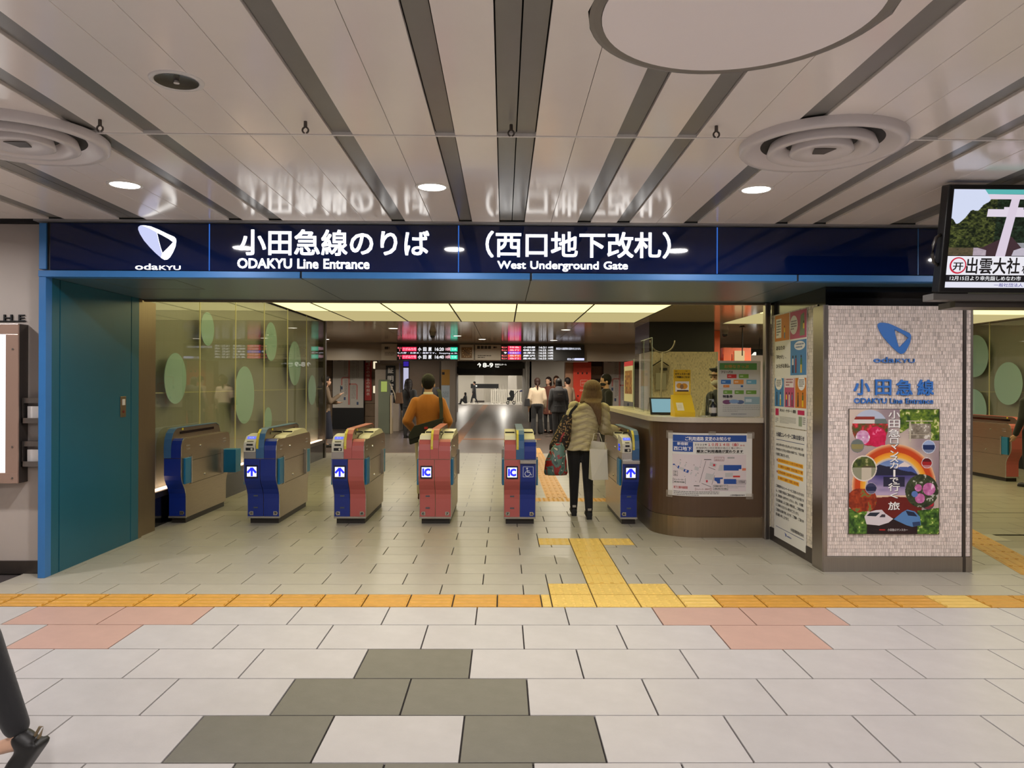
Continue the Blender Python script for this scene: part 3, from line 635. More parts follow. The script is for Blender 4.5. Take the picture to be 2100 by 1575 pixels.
# big colourful poster on the pillar front
def leafy(x, y, s, pal):
    n = noise2(x * 26, y * 36, s) * 0.6 + noise2(x * 60, y * 80, s + 1) * 0.4; return mixc(pal[0], pal[1], n * 1.6 - 0.3) if n < 0.72 else pal[2]
def poster_px(u, v):
    y = 1 - v; asp = 1.374
    c = mixc((226, 208, 190), (150, 130, 140), noise2(u * 5, y * 7, 2))
    def circ(cx, cy, r): return ((u - cx) ** 2 + ((y - cy) * asp) ** 2) ** 0.5 / r
    d = circ(0.5, 0.62, 0.46)      # sunset arch and lake
    if d < 1.02 and y < 0.74:
        if d > 0.93: c = mixc((240, 205, 160), (205, 70, 25), (1.02 - d) * 11)
        elif d > 0.82: c = (205, 72, 24)
        elif d > 0.70: c = mixc((250, 190, 70), (240, 140, 30), (d - 0.7) * 8)
        elif d > 0.64: c = mixc((190, 190, 215), (250, 205, 130), (d - 0.64) * 16)
        else:
            c = mixc((70, 105, 175), (150, 170, 210), (y - 0.34) * 6)
            pk = abs(u - 0.64) * 0.42
            if y > 0.41 + pk: c = (238, 222, 214) if y < 0.455 + 0.01 * noise2(u * 40, 1, 3) else (75, 95, 165)
            if y > 0.43 + max(0, u - 0.28) * 0.17 + 0.01 * noise2(u * 20, 2, 4): c = (38, 38, 62)
            if y > 0.53: c = mixc((60, 55, 120), (190, 170, 200), (y - 0.53) * 6 + 0.3 * noise2(u * 8, y * 40, 5))
            if y > 0.54 and abs(u - 0.5) < 0.12 and y < 0.62: c = mixc(c, (25, 25, 45), 0.8)
    if y > 0.69 and abs(u - 0.52) < 0.29 and y < 0.9: c = (112, 30, 24) if (y - 0.70) > 0.05 * abs(u - 0.5) else mixc(c, (250, 215, 160), 0.7)
    if y > 0.87: c = mixc((30, 22, 26), (60, 30, 30), noise2(u * 8, y * 8, 8))
    if u > 0.56 and y < 0.14 + 0.06 * noise2(u * 9, 3, 9) or (u > 0.9 and y < 0.25): c = leafy(u, y, 11, ((40, 70, 25), (150, 175, 50), (215, 215, 150)))
    if u < 0.2 and y > 0.80 - 0.05 * u or (u > 0.76 and y > 0.80 + 0.1 * (0.9 - u)): c = leafy(u, y, 21, ((35, 65, 25), (120, 165, 60), (200, 215, 120)))
    if (u - 0.14) ** 2 / 0.024 + (y - 0.73) ** 2 / 0.0075 < 1.0 + 0.5 * noise2(u * 20, y * 20, 30): c = leafy(u, y, 31, ((120, 40, 20), (200, 80, 35), (120, 120, 60)))
    d = circ(0.23, 0.15, 0.20)     # station among azaleas
    if d < 1.0:
        c = (190, 200, 222) if y < 0.075 else (110, 125, 120)
        if 0.06 < y < 0.115 and abs(u - 0.16) < 0.12: c = (150, 55, 45) if y < 0.085 else (225, 220, 215)
        if y > 0.115: c = leafy(u, y, 41, ((60, 95, 40), (205, 45, 45), (230, 60, 80)))
    if (u - 0.30) ** 2 + ((y - 0.22) * asp) ** 2 < 0.0125 or (u < 0.40 and u > 0.17 and 0.245 < y < 0.287): c = leafy(u, y, 51, ((200, 20, 70), (232, 45, 105), (245, 120, 160)))
    if (u - 0.15) ** 2 + ((y - 0.225) * asp) ** 2 < 0.006: c = leafy(u, y, 52, ((205, 130, 180), (235, 200, 225), (250, 240, 245)))
    if 0.66 < u < 0.91 and 0.115 < y < 0.235: c = leafy(u, y, 61, ((110, 100, 85), (190, 180, 165), (225, 220, 210)))
    if 0.63 < u < 0.93 and (0.09 < y < 0.098 or 0.2 < y < 0.206): c = (205, 195, 170)
    if 0.665 < u < 0.685 and 0.1 < y < 0.26: c = (200, 192, 170)
    def train(cx, cy, r, a, b, w):
        dd = circ(cx, cy, r)
        if dd < 1.0:
            t = (y - cy) * asp / r; return w if dd > 0.9 else (a if t < -0.25 else (b if t < 0.45 else mixc(b, w, 0.5)))
        return None
    for t in (train(0.09, 0.295, 0.075, (110, 120, 115), (150, 140, 90), (120, 125, 130)), train(0.885, 0.30, 0.075, (160, 180, 220), (30, 50, 100), (215, 225, 240)), train(0.865, 0.43, 0.06, (95, 20, 25), (170, 30, 35), (230, 225, 230)),
              train(0.245, 0.635, 0.065, (60, 60, 95), (35, 40, 75), (170, 160, 180)), train(0.88, 0.755, 0.07, (150, 155, 165), (190, 40, 55), (60, 65, 80))):
        if t: c = t
    d = circ(0.165, 0.475, 0.13)
    if d < 1.0:
        c = leafy(u, y, 71, ((45, 60, 25), (110, 120, 55), (170, 165, 110)))
        if y > 0.47: c = (205, 195, 175) if 0.14 < u < 0.25 else (150, 150, 125)
        if 0.15 < u < 0.27 and 0.455 < y < 0.47: c = (90, 80, 60)
    elif d < 1.1: c = (232, 222, 208)
    d = circ(0.81, 0.655, 0.185)
    if d < 1.0:
        c = leafy(u, y, 81, ((35, 45, 28), (85, 95, 60), (190, 190, 180)))
        for (fx, fy, fr) in ((0.89, 0.64, 0.07), (0.79, 0.715, 0.055), (0.77, 0.63, 0.04)):
            if ((u - fx) ** 2 + ((y - fy) * asp) ** 2) ** 0.5 < fr: c = leafy(u, y, 91, ((185, 90, 150), (230, 150, 205), (245, 210, 235)))
        if ((u - 0.73) ** 2 + ((y - 0.68) * asp) ** 2) ** 0.5 < 0.035: c = (95, 125, 190)
    return c
po = empty('travel_poster', (2.778, 6.096, 0.304)); tag(po, 'tall colourful railway travel poster with mountain, flowers and trains on the pillar', 'poster')
MB().box(0, 0.735, -0.006, 0.001, 0, 1.01).build('board', dark_steel, po)
pp = Print(); w_, h_ = 0.735, 1.01; pp.grid(0.004, 0.004, w_ - 0.004, h_ - 0.004, 210, 288, poster_px, 1)
def tx(px, py): return ((px - 7) / 1072.0 * w_, (1 - (py - 45) / 1505.0) * h_)
pp.poly([tx(*p) for p in ((195, 1340), (230, 1290), (330, 1260), (400, 1255), (440, 1300), (535, 1365), (480, 1410), (370, 1445), (220, 1430))], (226, 216, 222), 3); pp.poly([tx(*p) for p in ((220, 1330), (260, 1290), (380, 1288), (330, 1335))], (40, 45, 60), 4)
pp.poly([tx(*p) for p in ((370, 1345), (400, 1310), (440, 1312), (440, 1345))], (70, 60, 70), 4)
pp.poly([tx(*p) for p in ((540, 1370), (640, 1285), (700, 1252), (790, 1275), (850, 1340), (860, 1440), (760, 1460), (690, 1440))], (92, 138, 195), 3); pp.poly([tx(*p) for p in ((680, 1265), (780, 1285), (820, 1335), (710, 1325))], (35, 45, 75), 4); pp.poly([tx(*p) for p in ((760, 1405), (850, 1395), (855, 1440), (770, 1455))], (50, 70, 110), 4)
ys_ = [65, 175, 288, 395, 455, 545, 610, 685, 775, 870, 935, 1050, 1160]
for i, ch in enumerate('小田急ロマンスカーで行く旅'):
    y = ys_[i]; hh = 98 if ch in '小田急行旅' else (75 if ch not in 'くで' else 68); ww = 138 if ch in '小田急行旅' else 100
    cx = 541
    if ch == 'ー': pp.poly([tx(*p) for p in ((532, 775), (556, 775), (556, 860), (532, 860))], (250, 248, 245), 7); continue
    a = tx(cx - ww / 2, y + hh); b = tx(cx + ww / 2, y); pp.text(ch, a[0] + 0.003, a[1] - 0.003, b[0] + 0.003, b[1] - 0.003, (60, 40, 50), 5, 0.02); pp.text(ch, a[0], a[1], b[0], b[1], (252, 250, 248), 7, 0.014)
a = tx(468, 1512); b = tx(705, 1480); pp.text('小田急ロマンスカー', a[0], a[1], b[0], b[1], (230, 225, 225), 6, 0.01); pp.rect(*tx(370, 1505), *tx(440, 1488), (170, 40, 40), 5)
pp.build('print', (0, -0.0062, 0), U, V, PRINT, po)

# posters on the left face of the pillar (u runs towards the viewer)
UL = (0, -1, 0)
def sheet(name, y_far, y_near, z0, z1, label):
    e = empty(name, (2.602, y_far, z0)); tag(e, label, 'poster'); MB().box(-0.0045, 0.0, -(y_far - y_near), 0, 0, z1 - z0).build('paper', mat('poster_paper', (236, 234, 228), 0.45), e); return e
def figure(p, x, y, h, top, bot, lv=4):
    p.ell(x, y + h * 0.9, h * 0.075, h * 0.09, (45, 35, 40), lv, 10); p.poly([(x - h * 0.12, y + h * 0.45), (x + h * 0.12, y + h * 0.45), (x + h * 0.1, y + h * 0.8), (x - h * 0.1, y + h * 0.8)], top, lv); p.poly([(x - h * 0.11, y), (x + h * 0.11, y), (x + h * 0.11, y + h * 0.45), (x - h * 0.11, y + h * 0.45)], bot, lv)
s1 = sheet('courtesy_poster', 7.26, 6.50, 1.115, 2.16, 'cartoon courtesy poster with orange, pink and blue panels on the pillar side')
p = Print(); W, Hh = 0.76, 1.045; OR, PK, BL = (214, 128, 46), (196, 82, 122), (72, 136, 190)
X = lambda f: f * W
p.rect(0, 0.80, X(0.48), Hh, OR).rect(X(0.5), 0.80, W, Hh, PK).rect(X(0.52), 0.475, W, 0.785, BL)
p.rect(0, 0.185, X(0.31), 0.45, BL).rect(X(0.335), 0.185, X(0.65), 0.45, PK).rect(X(0.67), 0.185, W, 0.45, OR)
p.rect(X(0.04), 0.83, X(0.22), 1.01, (240, 238, 232), 2).dashes(X(0.06), 0.85, X(0.2), 1.0, 6, (120, 120, 120)); p.ell(X(0.62), 0.925, X(0.12), 0.085, (240, 238, 232), 2).dashes(X(0.53), 0.88, X(0.71), 0.97, 4, (140, 130, 140))
figure(p, X(0.33), 0.82, 0.12, (235, 200, 60), (120, 140, 150)); figure(p, X(0.92), 0.82, 0.13, (235, 200, 80), (130, 140, 110)); p.poly([(X(0.80), 0.82), (X(0.95), 0.82), (X(0.93), 1.02), (X(0.83), 1.0)], (120, 140, 110), 3)
p.ell(X(0.80), 0.735, X(0.16), 0.04, (240, 238, 232), 2).dashes(X(0.68), 0.71, X(0.92), 0.76, 2, (120, 140, 170))
for fx, t, b in ((0.6, (225, 220, 215), (40, 60, 100)), (0.69, (150, 60, 80), (130, 60, 70)), (0.85, (70, 120, 70), (225, 190, 60))): figure(p, X(fx), 0.495, 0.16, t, b)
for i, t in enumerate(('あなたの', '「声かけ」、', 'ひろがる安心。')): p.text(t, X(0.05), 0.715 - i * 0.085, X((0.34, 0.38, 0.50)[i]), 0.755 - i * 0.085, (50, 46, 44), 4, 0.02)
for fx, c1, c2 in ((0.08, (60, 75, 100), (60, 75, 100)), (0.2, (230, 225, 210), (235, 200, 60)), (0.40, (235, 200, 60), (70, 90, 140)), (0.49, (230, 215, 205), (225, 215, 220)), (0.58, (90, 120, 160), (120, 70, 90)), (0.76, (110, 70, 40), (60, 50, 50)), (0.90, (80, 110, 60), (235, 200, 40))): figure(p, X(fx), 0.195, 0.13, c1, c2)
for cx, rx in ((0.14, 0.12), (0.86, 0.11)): p.ell(X(cx), 0.405, X(rx), 0.065, (242, 240, 236), 2).dashes(X(cx - 0.08), 0.37, X(cx + 0.08), 0.44, 4, (130, 130, 130))
p.rect(X(0.35), 0.365, X(0.63), 0.455, (240, 228, 230), 2).dashes(X(0.38), 0.375, X(0.6), 0.45, 3, (170, 110, 120))
p.rect(X(0.03), 0.1, X(0.14), 0.165, (200, 30, 90), 2).rect(X(0.75), 0.125, X(0.95), 0.165, (200, 30, 90), 2).text('声かけ・サポート運動', X(0.18), 0.135, X(0.7), 0.165, (60, 60, 60), 4, 0.015).dashes(X(0.18), 0.03, X(0.7), 0.095, 6, (190, 190, 186)).rect(X(0.78), 0.025, X(0.88), 0.11, (150, 165, 140), 2).dashes(X(0.9), 0.04, X(0.98), 0.11, 4, (150, 150, 150)).dashes(X(0.03), 0.03, X(0.13), 0.08, 3, (170, 170, 170))
p.build('print', (-0.0047, 0, 0), UL, V, PRINT, s1)
s2 = sheet('elevator_notice', 7.26, 6.50, 0.06, 1.105, 'tall white elevator works notice with yellow highlighted dates on the pillar side')
p = Print(); D = (60, 60, 66)
p.text('大和駅エレベーター工事のお知らせ', X(0.06), 0.955, X(0.95), 1.0, (45, 50, 70), 4, 0.02); p.rect(X(0.06), 0.925, X(0.95), 0.93, (70, 80, 130), 2)
for i, t in enumerate(('　2022年9月1日(木)より2023年1月', '中旬頃まで(予定)小田急大和駅では、下記の通', 'り更新工事を行います。')): p.text(t, X(0.06), 0.865 - i * 0.045, X((0.92, 0.95, 0.5)[i]), 0.893 - i * 0.045, D, 4, 0.012)
for i, t in enumerate(('2022年9月1日～11月7日頃(予定)', '1・2番ホーム(新宿・渋谷方面)下り側', '11月8日頃～2023年1月中旬(予定)', '3・4番ホーム(藤沢・片瀬江ノ島方面)')):
    y = 0.715 - i * 0.055; p.rect(X(0.12), y, X((0.92, 0.92, 0.92, 0.8)[i]), y + 0.036, (250, 190, 40), 2); p.text(t, X(0.14), y + 0.005, X((0.9, 0.9, 0.9, 0.78)[i]), y + 0.031, (190, 90, 20), 4, 0.014)
for y in (0.733, 0.623): p.ell(X(0.1), y, 0.012, 0.012, (170, 50, 30), 3, 8)
for i, t in enumerate(('　工事期間中はエレベーターをご利用いただけませ', 'ん。大和駅で段差のご案内を希望されるお客さま', 'は、駅係員へお声かけください。また、大和駅', 'では当駅係員によるご案内に時間を要し、ご希望の列車', 'にご乗車いただけない場合がございます。', '　ご迷惑をお掛け致しますが、ご理解・ご協力の', '程お願い申し上げます。')): p.text(t, X(0.06), 0.475 - i * 0.045, X((0.95, 0.95, 0.93, 0.95, 0.8, 0.95, 0.5)[i]), 0.502 - i * 0.045, D, 4, 0.012)
p.text('小田急電鉄株式会社', X(0.55), 0.125, X(0.95), 0.155, D, 4, 0.014); p.rect(X(0.06), 0.10, X(0.95), 0.105, (70, 80, 130), 2)
p.poly([(X(0.36), 0.085), (X(0.42), 0.07), (X(0.40), 0.045)], (40, 80, 170), 3); p.text('odakyu', X(0.44), 0.05, X(0.58), 0.07, (60, 90, 170), 4, 0.01)
p.build('print', (-0.0047, 0, 0), UL, V, PRINT, s2)

# steel window post between counter and pillar
ps = struct(MB().box(2.545, 2.60, 7.38, 7.45, 0, 2.30).build('trim_window_post', steel, None, 0.004)); MB().box(2.56, 2.585, 7.37, 7.38, 0.0, 2.3).build('bead', dark_steel, ps)
# ------------------------------------------------------------------ staff counter
ct = empty('service_counter', (2.0, 7.5, 0)); tag(ct, 'curved brown staff counter with pale stone top and steel kick plate', 'counter')
def cpath(off):
    r = 0.44 + off; cx, cy = 1.95, 7.88; P = [(2.545, cy - r), (cx, cy - r)]
    P += [(cx - r * math.sin(t * math.pi / 24), cy - r * math.cos(t * math.pi / 24)) for t in range(1, 13)]
    P += [(cx - r, 9.5), (cx - r, 11.3)]; return P
def cwall(name, m, off, inn, z0, z1, bevel=0.0):
    a = cpath(off); b = [(x, y) for x, y in cpath(-inn)]
    pts = [(x - 2.0, y - 7.5) for x, y in a + b[::-1]]; vs = [(x, y, z0) for x, y in pts] + [(x, y, z1) for x, y in pts]; n = len(pts); h = len(a); mb = MB(); fs = []
    for i in range(h - 1):
        j = n - 1 - i; fs += [(i, i + 1, j - 1, j), (n + i, n + j, n + j - 1, n + i + 1)]
    fs += [(i, (i + 1) % n, n + (i + 1) % n, n + i) for i in range(n)]
    return mb.add(vs, fs).build(name, m, ct, bevel)
cwall('front_panel', mat('brown_laminate', (84, 62, 44), 0.33, var=0.03, coat=0.15), 0.0, 0.04, 0.205, 1.13)
cwall('kick_plate', steel_w, 0.0, 0.03, 0.0, 0.20); cwall('countertop', mat('pale_stone_top', (206, 196, 178), 0.3, var=0.06, scale=10), 0.03, 0.36, 1.13, 1.18, 0.004)
# notice taped to the counter, bent round its curve
nt_ = empty('route_change_notice', (2.44, 7.435, 0.405)); tag(nt_, 'large white notice with blue headings and a map taped to the brown counter', 'poster')
NW, NH = 0.83, 0.62; p = Print(); NB = (40, 80, 160); nx = lambda q: (q - 65) / 1870.0 * NW; ny = lambda q: (1 - (q - 110) / 1310.0) * NH
p.grid(0, 0, NW, NH, 40, 1, lambda u, v: (226, 224, 220), 1)
def nr(a, b, c, d, col, lv=2):
    k = max(1, int((c - a) / 60)); 
    for i in range(k): p.rect(nx(a + (c - a) * i / k), ny(d), nx(a + (c - a) * (i + 1) / k), ny(b), col, lv)
def ntx(t, a, b, c, d, col, bold=0.02): p.text(t, nx(a), ny(d), nx(c), ny(b), col, 5, bold)
nr(180, 150, 1810, 285, NB); ntx('ご利用通路 変更のお知らせ', 460, 180, 1460, 265, (240, 240, 245)); nr(180, 290, 630, 500, NB); ntx('新宿駅', 285, 300, 525, 365, (240, 240, 245)); ntx('西口地下', 205, 390, 600, 475, (240, 240, 245))
ntx('２０２２年', 670, 325, 935, 365, (50, 45, 50)); ntx('１０月１４日（金）', 960, 310, 1630, 375, (200, 50, 60)); ntx('から', 1670, 340, 1770, 375, (200, 80, 80))
ntx('新宿駅西口地区開発計画の工事に伴い、', 695, 390, 1720, 438, (110, 105, 105), 0.0); ntx('順次ご利用通路が変わります', 705, 450, 1735, 515, (30, 28, 30), 0.03); nr(700, 522, 1745, 527, (60, 60, 60))
G, PK2 = (196, 194, 196), (226, 208, 214); nr(172, 550, 1805, 1310, (222, 210, 214), 1.5)
def npol(pts, col, lv=2): p.poly([(nx(a), ny(b)) for a, b in pts], col, lv)
npol(((175, 540), (350, 545), (820, 660), (790, 785), (560, 705), (175, 575)), (186, 186, 192)); npol(((175, 775), (205, 755), (340, 800), (320, 860)), NB, 3); npol(((440, 855), (550, 885), (525, 940), (425, 905)), NB, 3)
for q in (((345, 710), (490, 750), (470, 810), (335, 770)), ((345, 815), (440, 835), (425, 900), (330, 860)), ((670, 790), (760, 820), (745, 890), (660, 865)), ((585, 915), (720, 950), (700, 1005), (570, 965)), ((1005, 700), (1160, 745), (1130, 820), (990, 780)), ((1215, 765), (1300, 765), (1300, 885), (1180, 885)), ((920, 930), (1060, 960), (1110, 900), (1060, 1080), (890, 1060)), ((1340, 930), (1510, 925), (1510, 1010), (1340, 1015))): npol(q, G, 3)
nr(1305, 765, 1640, 880, NB, 3); nr(1640, 765, 1700, 850, NB, 3); nr(1310, 1055, 1585, 1160, NB, 3); npol(((1100, 1025), (1290, 1025), (1290, 1055), (1230, 1060), (1230, 1150), (1170, 1150), (1150, 1110), (1100, 1085)), NB, 3)
nr(1515, 985, 1670, 1020, (205, 60, 60), 3); nr(1070, 745, 1120, 790, (200, 50, 70), 4); nr(915, 1080, 955, 1125, (200, 50, 70), 4); nr(1715, 830, 1800, 880, (220, 130, 100), 3)
p.line([(nx(910), ny(685)), (nx(775), ny(1130))], 0.004, (80, 75, 75), 3); p.line([(nx(1105), ny(980)), (nx(1045), ny(1175))], 0.004, (110, 105, 105), 3)
for q in (((345, 665), (500, 725)), ((640, 765), (795, 815)), ((590, 880), (750, 940)), ((970, 810), (1120, 865)), ((820, 1145), (1030, 1220)), ((450, 1010), (700, 1110))): p.line([(nx(a), ny(b)) for a, b in q], 0.005, (110, 105, 105), 3)
def nbox(a, b, c, d, t, col): p.frame(nx(a), ny(d), nx(c), ny(b), 0.003, col, 3); [ntx(s_, a + 20, b + 12 + i * (d - b - 10) / len(t), c - 20, b + 5 + (i + 0.8) * (d - b - 10) / len(t), col, 0.01) for i, s_ in enumerate(t)]
nbox(190, 1055, 475, 1165, ('エレベーター', '使用可能'), (60, 80, 70)); nbox(1075, 1180, 1405, 1285, ('近隣大型トイレ', '使用可能'), (60, 80, 70)); nbox(680, 1240, 1040, 1300, ('エレベーター 使用不可',), (150, 90, 90)); nbox(1095, 600, 1315, 685, ('エレベーター', '使用不可'), (150, 90, 90)); nbox(195, 905, 300, 1010, ('JR', '改札'), (90, 90, 90)); nbox(1590, 1075, 1800, 1160, ('小田急線',), (70, 75, 80))
ntx('地下工事計画期間', 205, 1215, 515, 1270, (190, 90, 90), 0.02); nr(1390, 600, 1545, 632, (170, 170, 170), 3); nr(870, 648, 1030, 662, (80, 75, 75), 3); nr(650, 1190, 770, 1208, (80, 75, 75), 3)
p.dashes(nx(205), ny(1410), nx(1210), ny(1310), 3, (130, 125, 125), 3, 4, 0.5); p.dashes(nx(1420), ny(1250), nx(1780), ny(1185), 3, (170, 165, 165), 3, 5, 0.4); ntx('小田急電鉄株式会社', 1450, 1375, 1780, 1405, (70, 70, 75), 0.015)
def bend(s_, n_, z_):
    """distance along the counter front, from the right edge of the notice leftwards"""
    x = 2.44 - s_; off = 0.0015 + n_; r = 0.44 + off
    if x >= 1.95: return (x - 2.44, 7.88 - r - 7.435, z_)
    t = (1.95 - x) / 0.44; return (1.95 - r * math.sin(t) - 2.44, 7.88 - r * math.cos(t) - 7.435, z_)
ob = p.build('print', (0, 0, 0), U, V, PRINT, nt_)
for v_ in ob.data.vertices: v_.co = bend(NW - v_.co.x, -v_.co.y, v_.co.z)
tape = mat('clear_tape', (196, 186, 172), 0.2, alpha=0.35)
for a, z0, z1 in ((-0.02, 0.56, 0.64), (NW - 0.05, 0.57, 0.635), (0.40, 0.605, 0.64), (NW - 0.06, -0.025, 0.03), (-0.02, -0.02, 0.05)):
    vs = []
    for i in range(7):
        for z in (z0, z1): vs.append(bend(NW - (a + 0.012 * i), 0.0035, z))
    MB().add(vs, [(2 * i, 2 * i + 2, 2 * i + 3, 2 * i + 1) for i in range(6)]).build('tape', tape, nt_)
# things on the counter
TZ = 1.18
acr = glass('clear_acrylic', (0.93, 0.95, 0.93), 0.06, 0.03); edge_m = mat('acrylic_edge', (190, 205, 190), 0.3)
ap = empty('acrylic_screen', (1.60, 8.2, TZ)); tag(ap, 'tall clear acrylic screen standing along the counter side', 'screen')
for a, b, x in ((0.0, 0.66, 0.0), (0.60, 1.18, 0.02)):
    MB().box(x, x + 0.005, a, b, 0.0, 0.83).build('sheet', acr, ap); MB().box(x - 0.001, x + 0.006, a - 0.002, a + 0.004, 0, 0.83).build('edge', edge_m, ap); MB().box(x - 0.03, x + 0.03, a + 0.1, a + 0.14, 0, 0.012).build('foot', acr, ap)
MB().box(-0.001, 0.006, 0, 0.66, 0.826, 0.832).build('edge', edge_m, ap)
a2 = empty('poster_stand', (1.62, 9.46, TZ)); tag(a2, 'small clear stand with a red-topped leaflet at the far end of the counter', 'leaflet stand')
MB().box(0, 0.004, 0, 0.8, 0, 0.64).build('sheet', acr, a2); MB().box(-0.001, 0.005, -0.003, 0.003, 0, 0.64).build('edge', edge_m, a2)
p = Print(); p.rect(0.05, 0.1, 0.75, 0.62, (225, 218, 200), 0).rect(0.05, 0.56, 0.75, 0.62, (215, 50, 80), 1).grid(0.12, 0.2, 0.68, 0.5, 14, 10, lambda u, v: leafy(u, v, 5, ((120, 60, 40), (200, 160, 90), (90, 60, 40))), 1); p.build('leaflet', (-0.002, 0.8, 0), UL, V, PRINT, a2)
for i, (x, y, l) in enumerate(((1.76, 8.95, 'clear card stand with yellow tab, nearer the tall acrylic screen'), (1.88, 8.75, 'clear card stand with yellow tab, nearer the tablet'))):
    e = empty('card_stand', (x, y, TZ)); tag(e, l, 'card stand', 'clear card stands')
    MB().strip([(-0.06, 0.0), (-0.045, 0.1), (-0.02, 0.155), (0.0, 0.165), (0.02, 0.155), (0.045, 0.1), (0.06, 0.0)], 0.004, -0.03, 0.03, 'y').build('arch', acr, e); MB().box(-0.02, 0.02, -0.002, 0.002, 0.02, 0.07).build('tab', mat('yellow_tab', (235, 225, 60), 0.4), e)
wt = MB(); wt.prism([(1.68, 8.35), (1.90, 8.35), (1.90, 8.62), (1.68, 8.62)], TZ, TZ + 0.018, 'z'); wt = wt.build('paper_tray', mat('cream_plastic', (226, 216, 188), 0.4), None, 0.004); tag(wt, 'flat cream tray on the counter beside the tablet', 'tray')
MB().box(1.70, 1.88, 8.37, 8.60, TZ + 0.018, TZ + 0.02).build('paper', mat('poster_paper', (236, 234, 228), 0.45), wt)
tb = empty('tablet', (1.70, 8.0, TZ + 0.004), -0.06); tag(tb, 'black-framed tablet with pale blue screen propped on the counter', 'tablet')
q = Matrix.Rotation(-0.62, 4, 'X')
def tilt(o): o.matrix_local = Matrix.Translation((0, 0, 0.004)) @ q; return o
tilt(MB().box(-0.15, 0.15, 0.0, 0.012, 0, 0.215).build('case', black, tb, 0.004)); tilt(MB().box(-0.13, 0.13, -0.002, 0.001, 0.025, 0.195).build('screen', glow('tablet_screen', (150, 195, 205), 0.7), tb))
MB().prism([(0.02, 0.0), (0.12, 0.0), (0.09, 0.13)], -0.05, 0.05, 'x').build('prop', black, tb)
yb = empty('yellow_display_box', (1.72, 7.62, TZ), 0.0); tag(yb, 'bright yellow cardboard display box with upright header on the counter', 'display box')
ym = mat('yellow_card', (238, 196, 24), 0.45)
MB().prism([(0.0, 0.0), (0.0, 0.045), (0.17, 0.215), (0.20, 0.215), (0.20, 0.0)], 0.0, 0.205, 'x').build('body', ym, yb); MB().box(0.03, 0.205, 0.20, 0.206, 0.0, 0.475).build('header', ym, yb)
p = Print(); p.text('ロマンスカーの', 0.012, 0.19, 0.16, 0.212, (60, 50, 20), 3, 0.03).text('ご用意はこちら!', 0.012, 0.158, 0.16, 0.18, (60, 50, 20), 3, 0.03).rect(0.012, 0.02, 0.155, 0.125, (235, 230, 220), 1).ell(0.055, 0.08, 0.03, 0.028, (225, 160, 40), 2).ell(0.105, 0.075, 0.035, 0.03, (215, 150, 40), 2).ell(0.08, 0.07, 0.02, 0.025, (150, 110, 70), 3).rect(0.03, 0.02, 0.15, 0.035, (60, 40, 35), 2).dashes(0.01, 0.225, 0.06, 0.235, 1, (120, 100, 30)).dashes(0.12, 0.225, 0.16, 0.235, 1, (120, 100, 30))
p.build('print', (0.035, 0.1995, 0.23), U, V, PRINT, yb)
d_ = Vector((0, 0.17, 0.17)).normalized(); p = Print(); p.rect(0.03, 0.02, 0.1, 0.13, (245, 235, 200), 1).rect(0.04, 0.05, 0.085, 0.10, (235, 225, 190), 2); p.build('print', (0, 0.0, 0.046), U, tuple(d_), PRINT, yb)
st_ = empty('acrylic_cone_stand', (2.02, 7.62, TZ)); tag(st_, 'clear acrylic cone-shaped stand beside the yellow box', 'stand')
MB().lathe([(0.062, 0.0), (0.06, 0.045), (0.035, 0.05), (0.018, 0.16), (0.008, 0.2), (1e-4, 0.205)], 20).build('cone', acr, st_, smooth=True); MB().disc(0.062, 0.06, 0.0, 0.012, 20).build('foot', mat('clear_base', (205, 200, 180), 0.3, alpha=0.5), st_)
sb = empty('sanitizer_bottle', (2.13, 7.72, TZ)); tag(sb, 'dark pump bottle with white label beside the ticket board', 'bottle')
MB().lathe([(1e-4, 0), (0.036, 0), (0.038, 0.01), (0.038, 0.11), (0.02, 0.135), (0.014, 0.15)], 18).build('body', mat('dark_bottle', (34, 36, 42), 0.25), sb, smooth=True); MB().lathe([(0.0385, 0.035), (0.0385, 0.09)], 18).build('label', white_paint, sb)
MB().disc(0.014, 0.012, 0.15, 0.165, 12).box(-0.04, 0.008, -0.007, 0.007, 0.165, 0.175).build('pump', mat('pump_grey', (150, 155, 160), 0.3), sb)
bb = empty('ticket_board', (2.165, 7.66, TZ)); tag(bb, 'upright white ticket information board with coloured tags on the counter', 'board')
MB().box(0, 0.43, 0.0, 0.03, 0.0, 0.565).build('panel', mat('board_white', (205, 205, 200), 0.4), bb, 0.003); MB().prism([(0.03, 0), (0.2, 0), (0.03, 0.35)], 0.1, 0.13, 'x').build('easel', dark_steel, bb)
p = Print(); bx = lambda q: (q - 1335) / 450.0 * 0.43; by = lambda q: (1 - (q - 725) / 600.0) * 0.565
def br(a, b, c, d, col, lv=2): p.rect(bx(a), by(d), bx(c), by(b), col, lv)
br(1350, 750, 1745, 822, (92, 150, 82)); p.text('お得なきっぷ', bx(1400), by(805), bx(1660), by(768), (200, 150, 70), 4, 0.02); p.text('フリーパス', bx(1365), by(860), bx(1490), by(832), (50, 45, 45), 4, 0.03)
for (a, b, c, d, col) in ((1430, 870, 1530, 912, (196, 50, 52)), (1555, 868, 1658, 912, (120, 165, 70)), (1365, 930, 1470, 975, (50, 110, 180)), (1498, 928, 1605, 975, (215, 140, 60)), (1635, 928, 1742, 975, (110, 170, 195)), (1390, 985, 1455, 1012, (215, 130, 60)), (1575, 988, 1600, 1008, (50, 100, 160)), (1390, 1042, 1485, 1082, (110, 155, 65)), (1510, 1042, 1608, 1082, (110, 155, 65)), (1632, 1042, 1742, 1082, (110, 155, 65)), (1615, 1112, 1775, 1190, (150, 180, 192))): br(a, b, c, d, col); p.dashes(bx(a + 12), by(d - 10), bx(c - 12), by(b + 10), 1, mixc(col, (255, 255, 255), 0.5), 3)
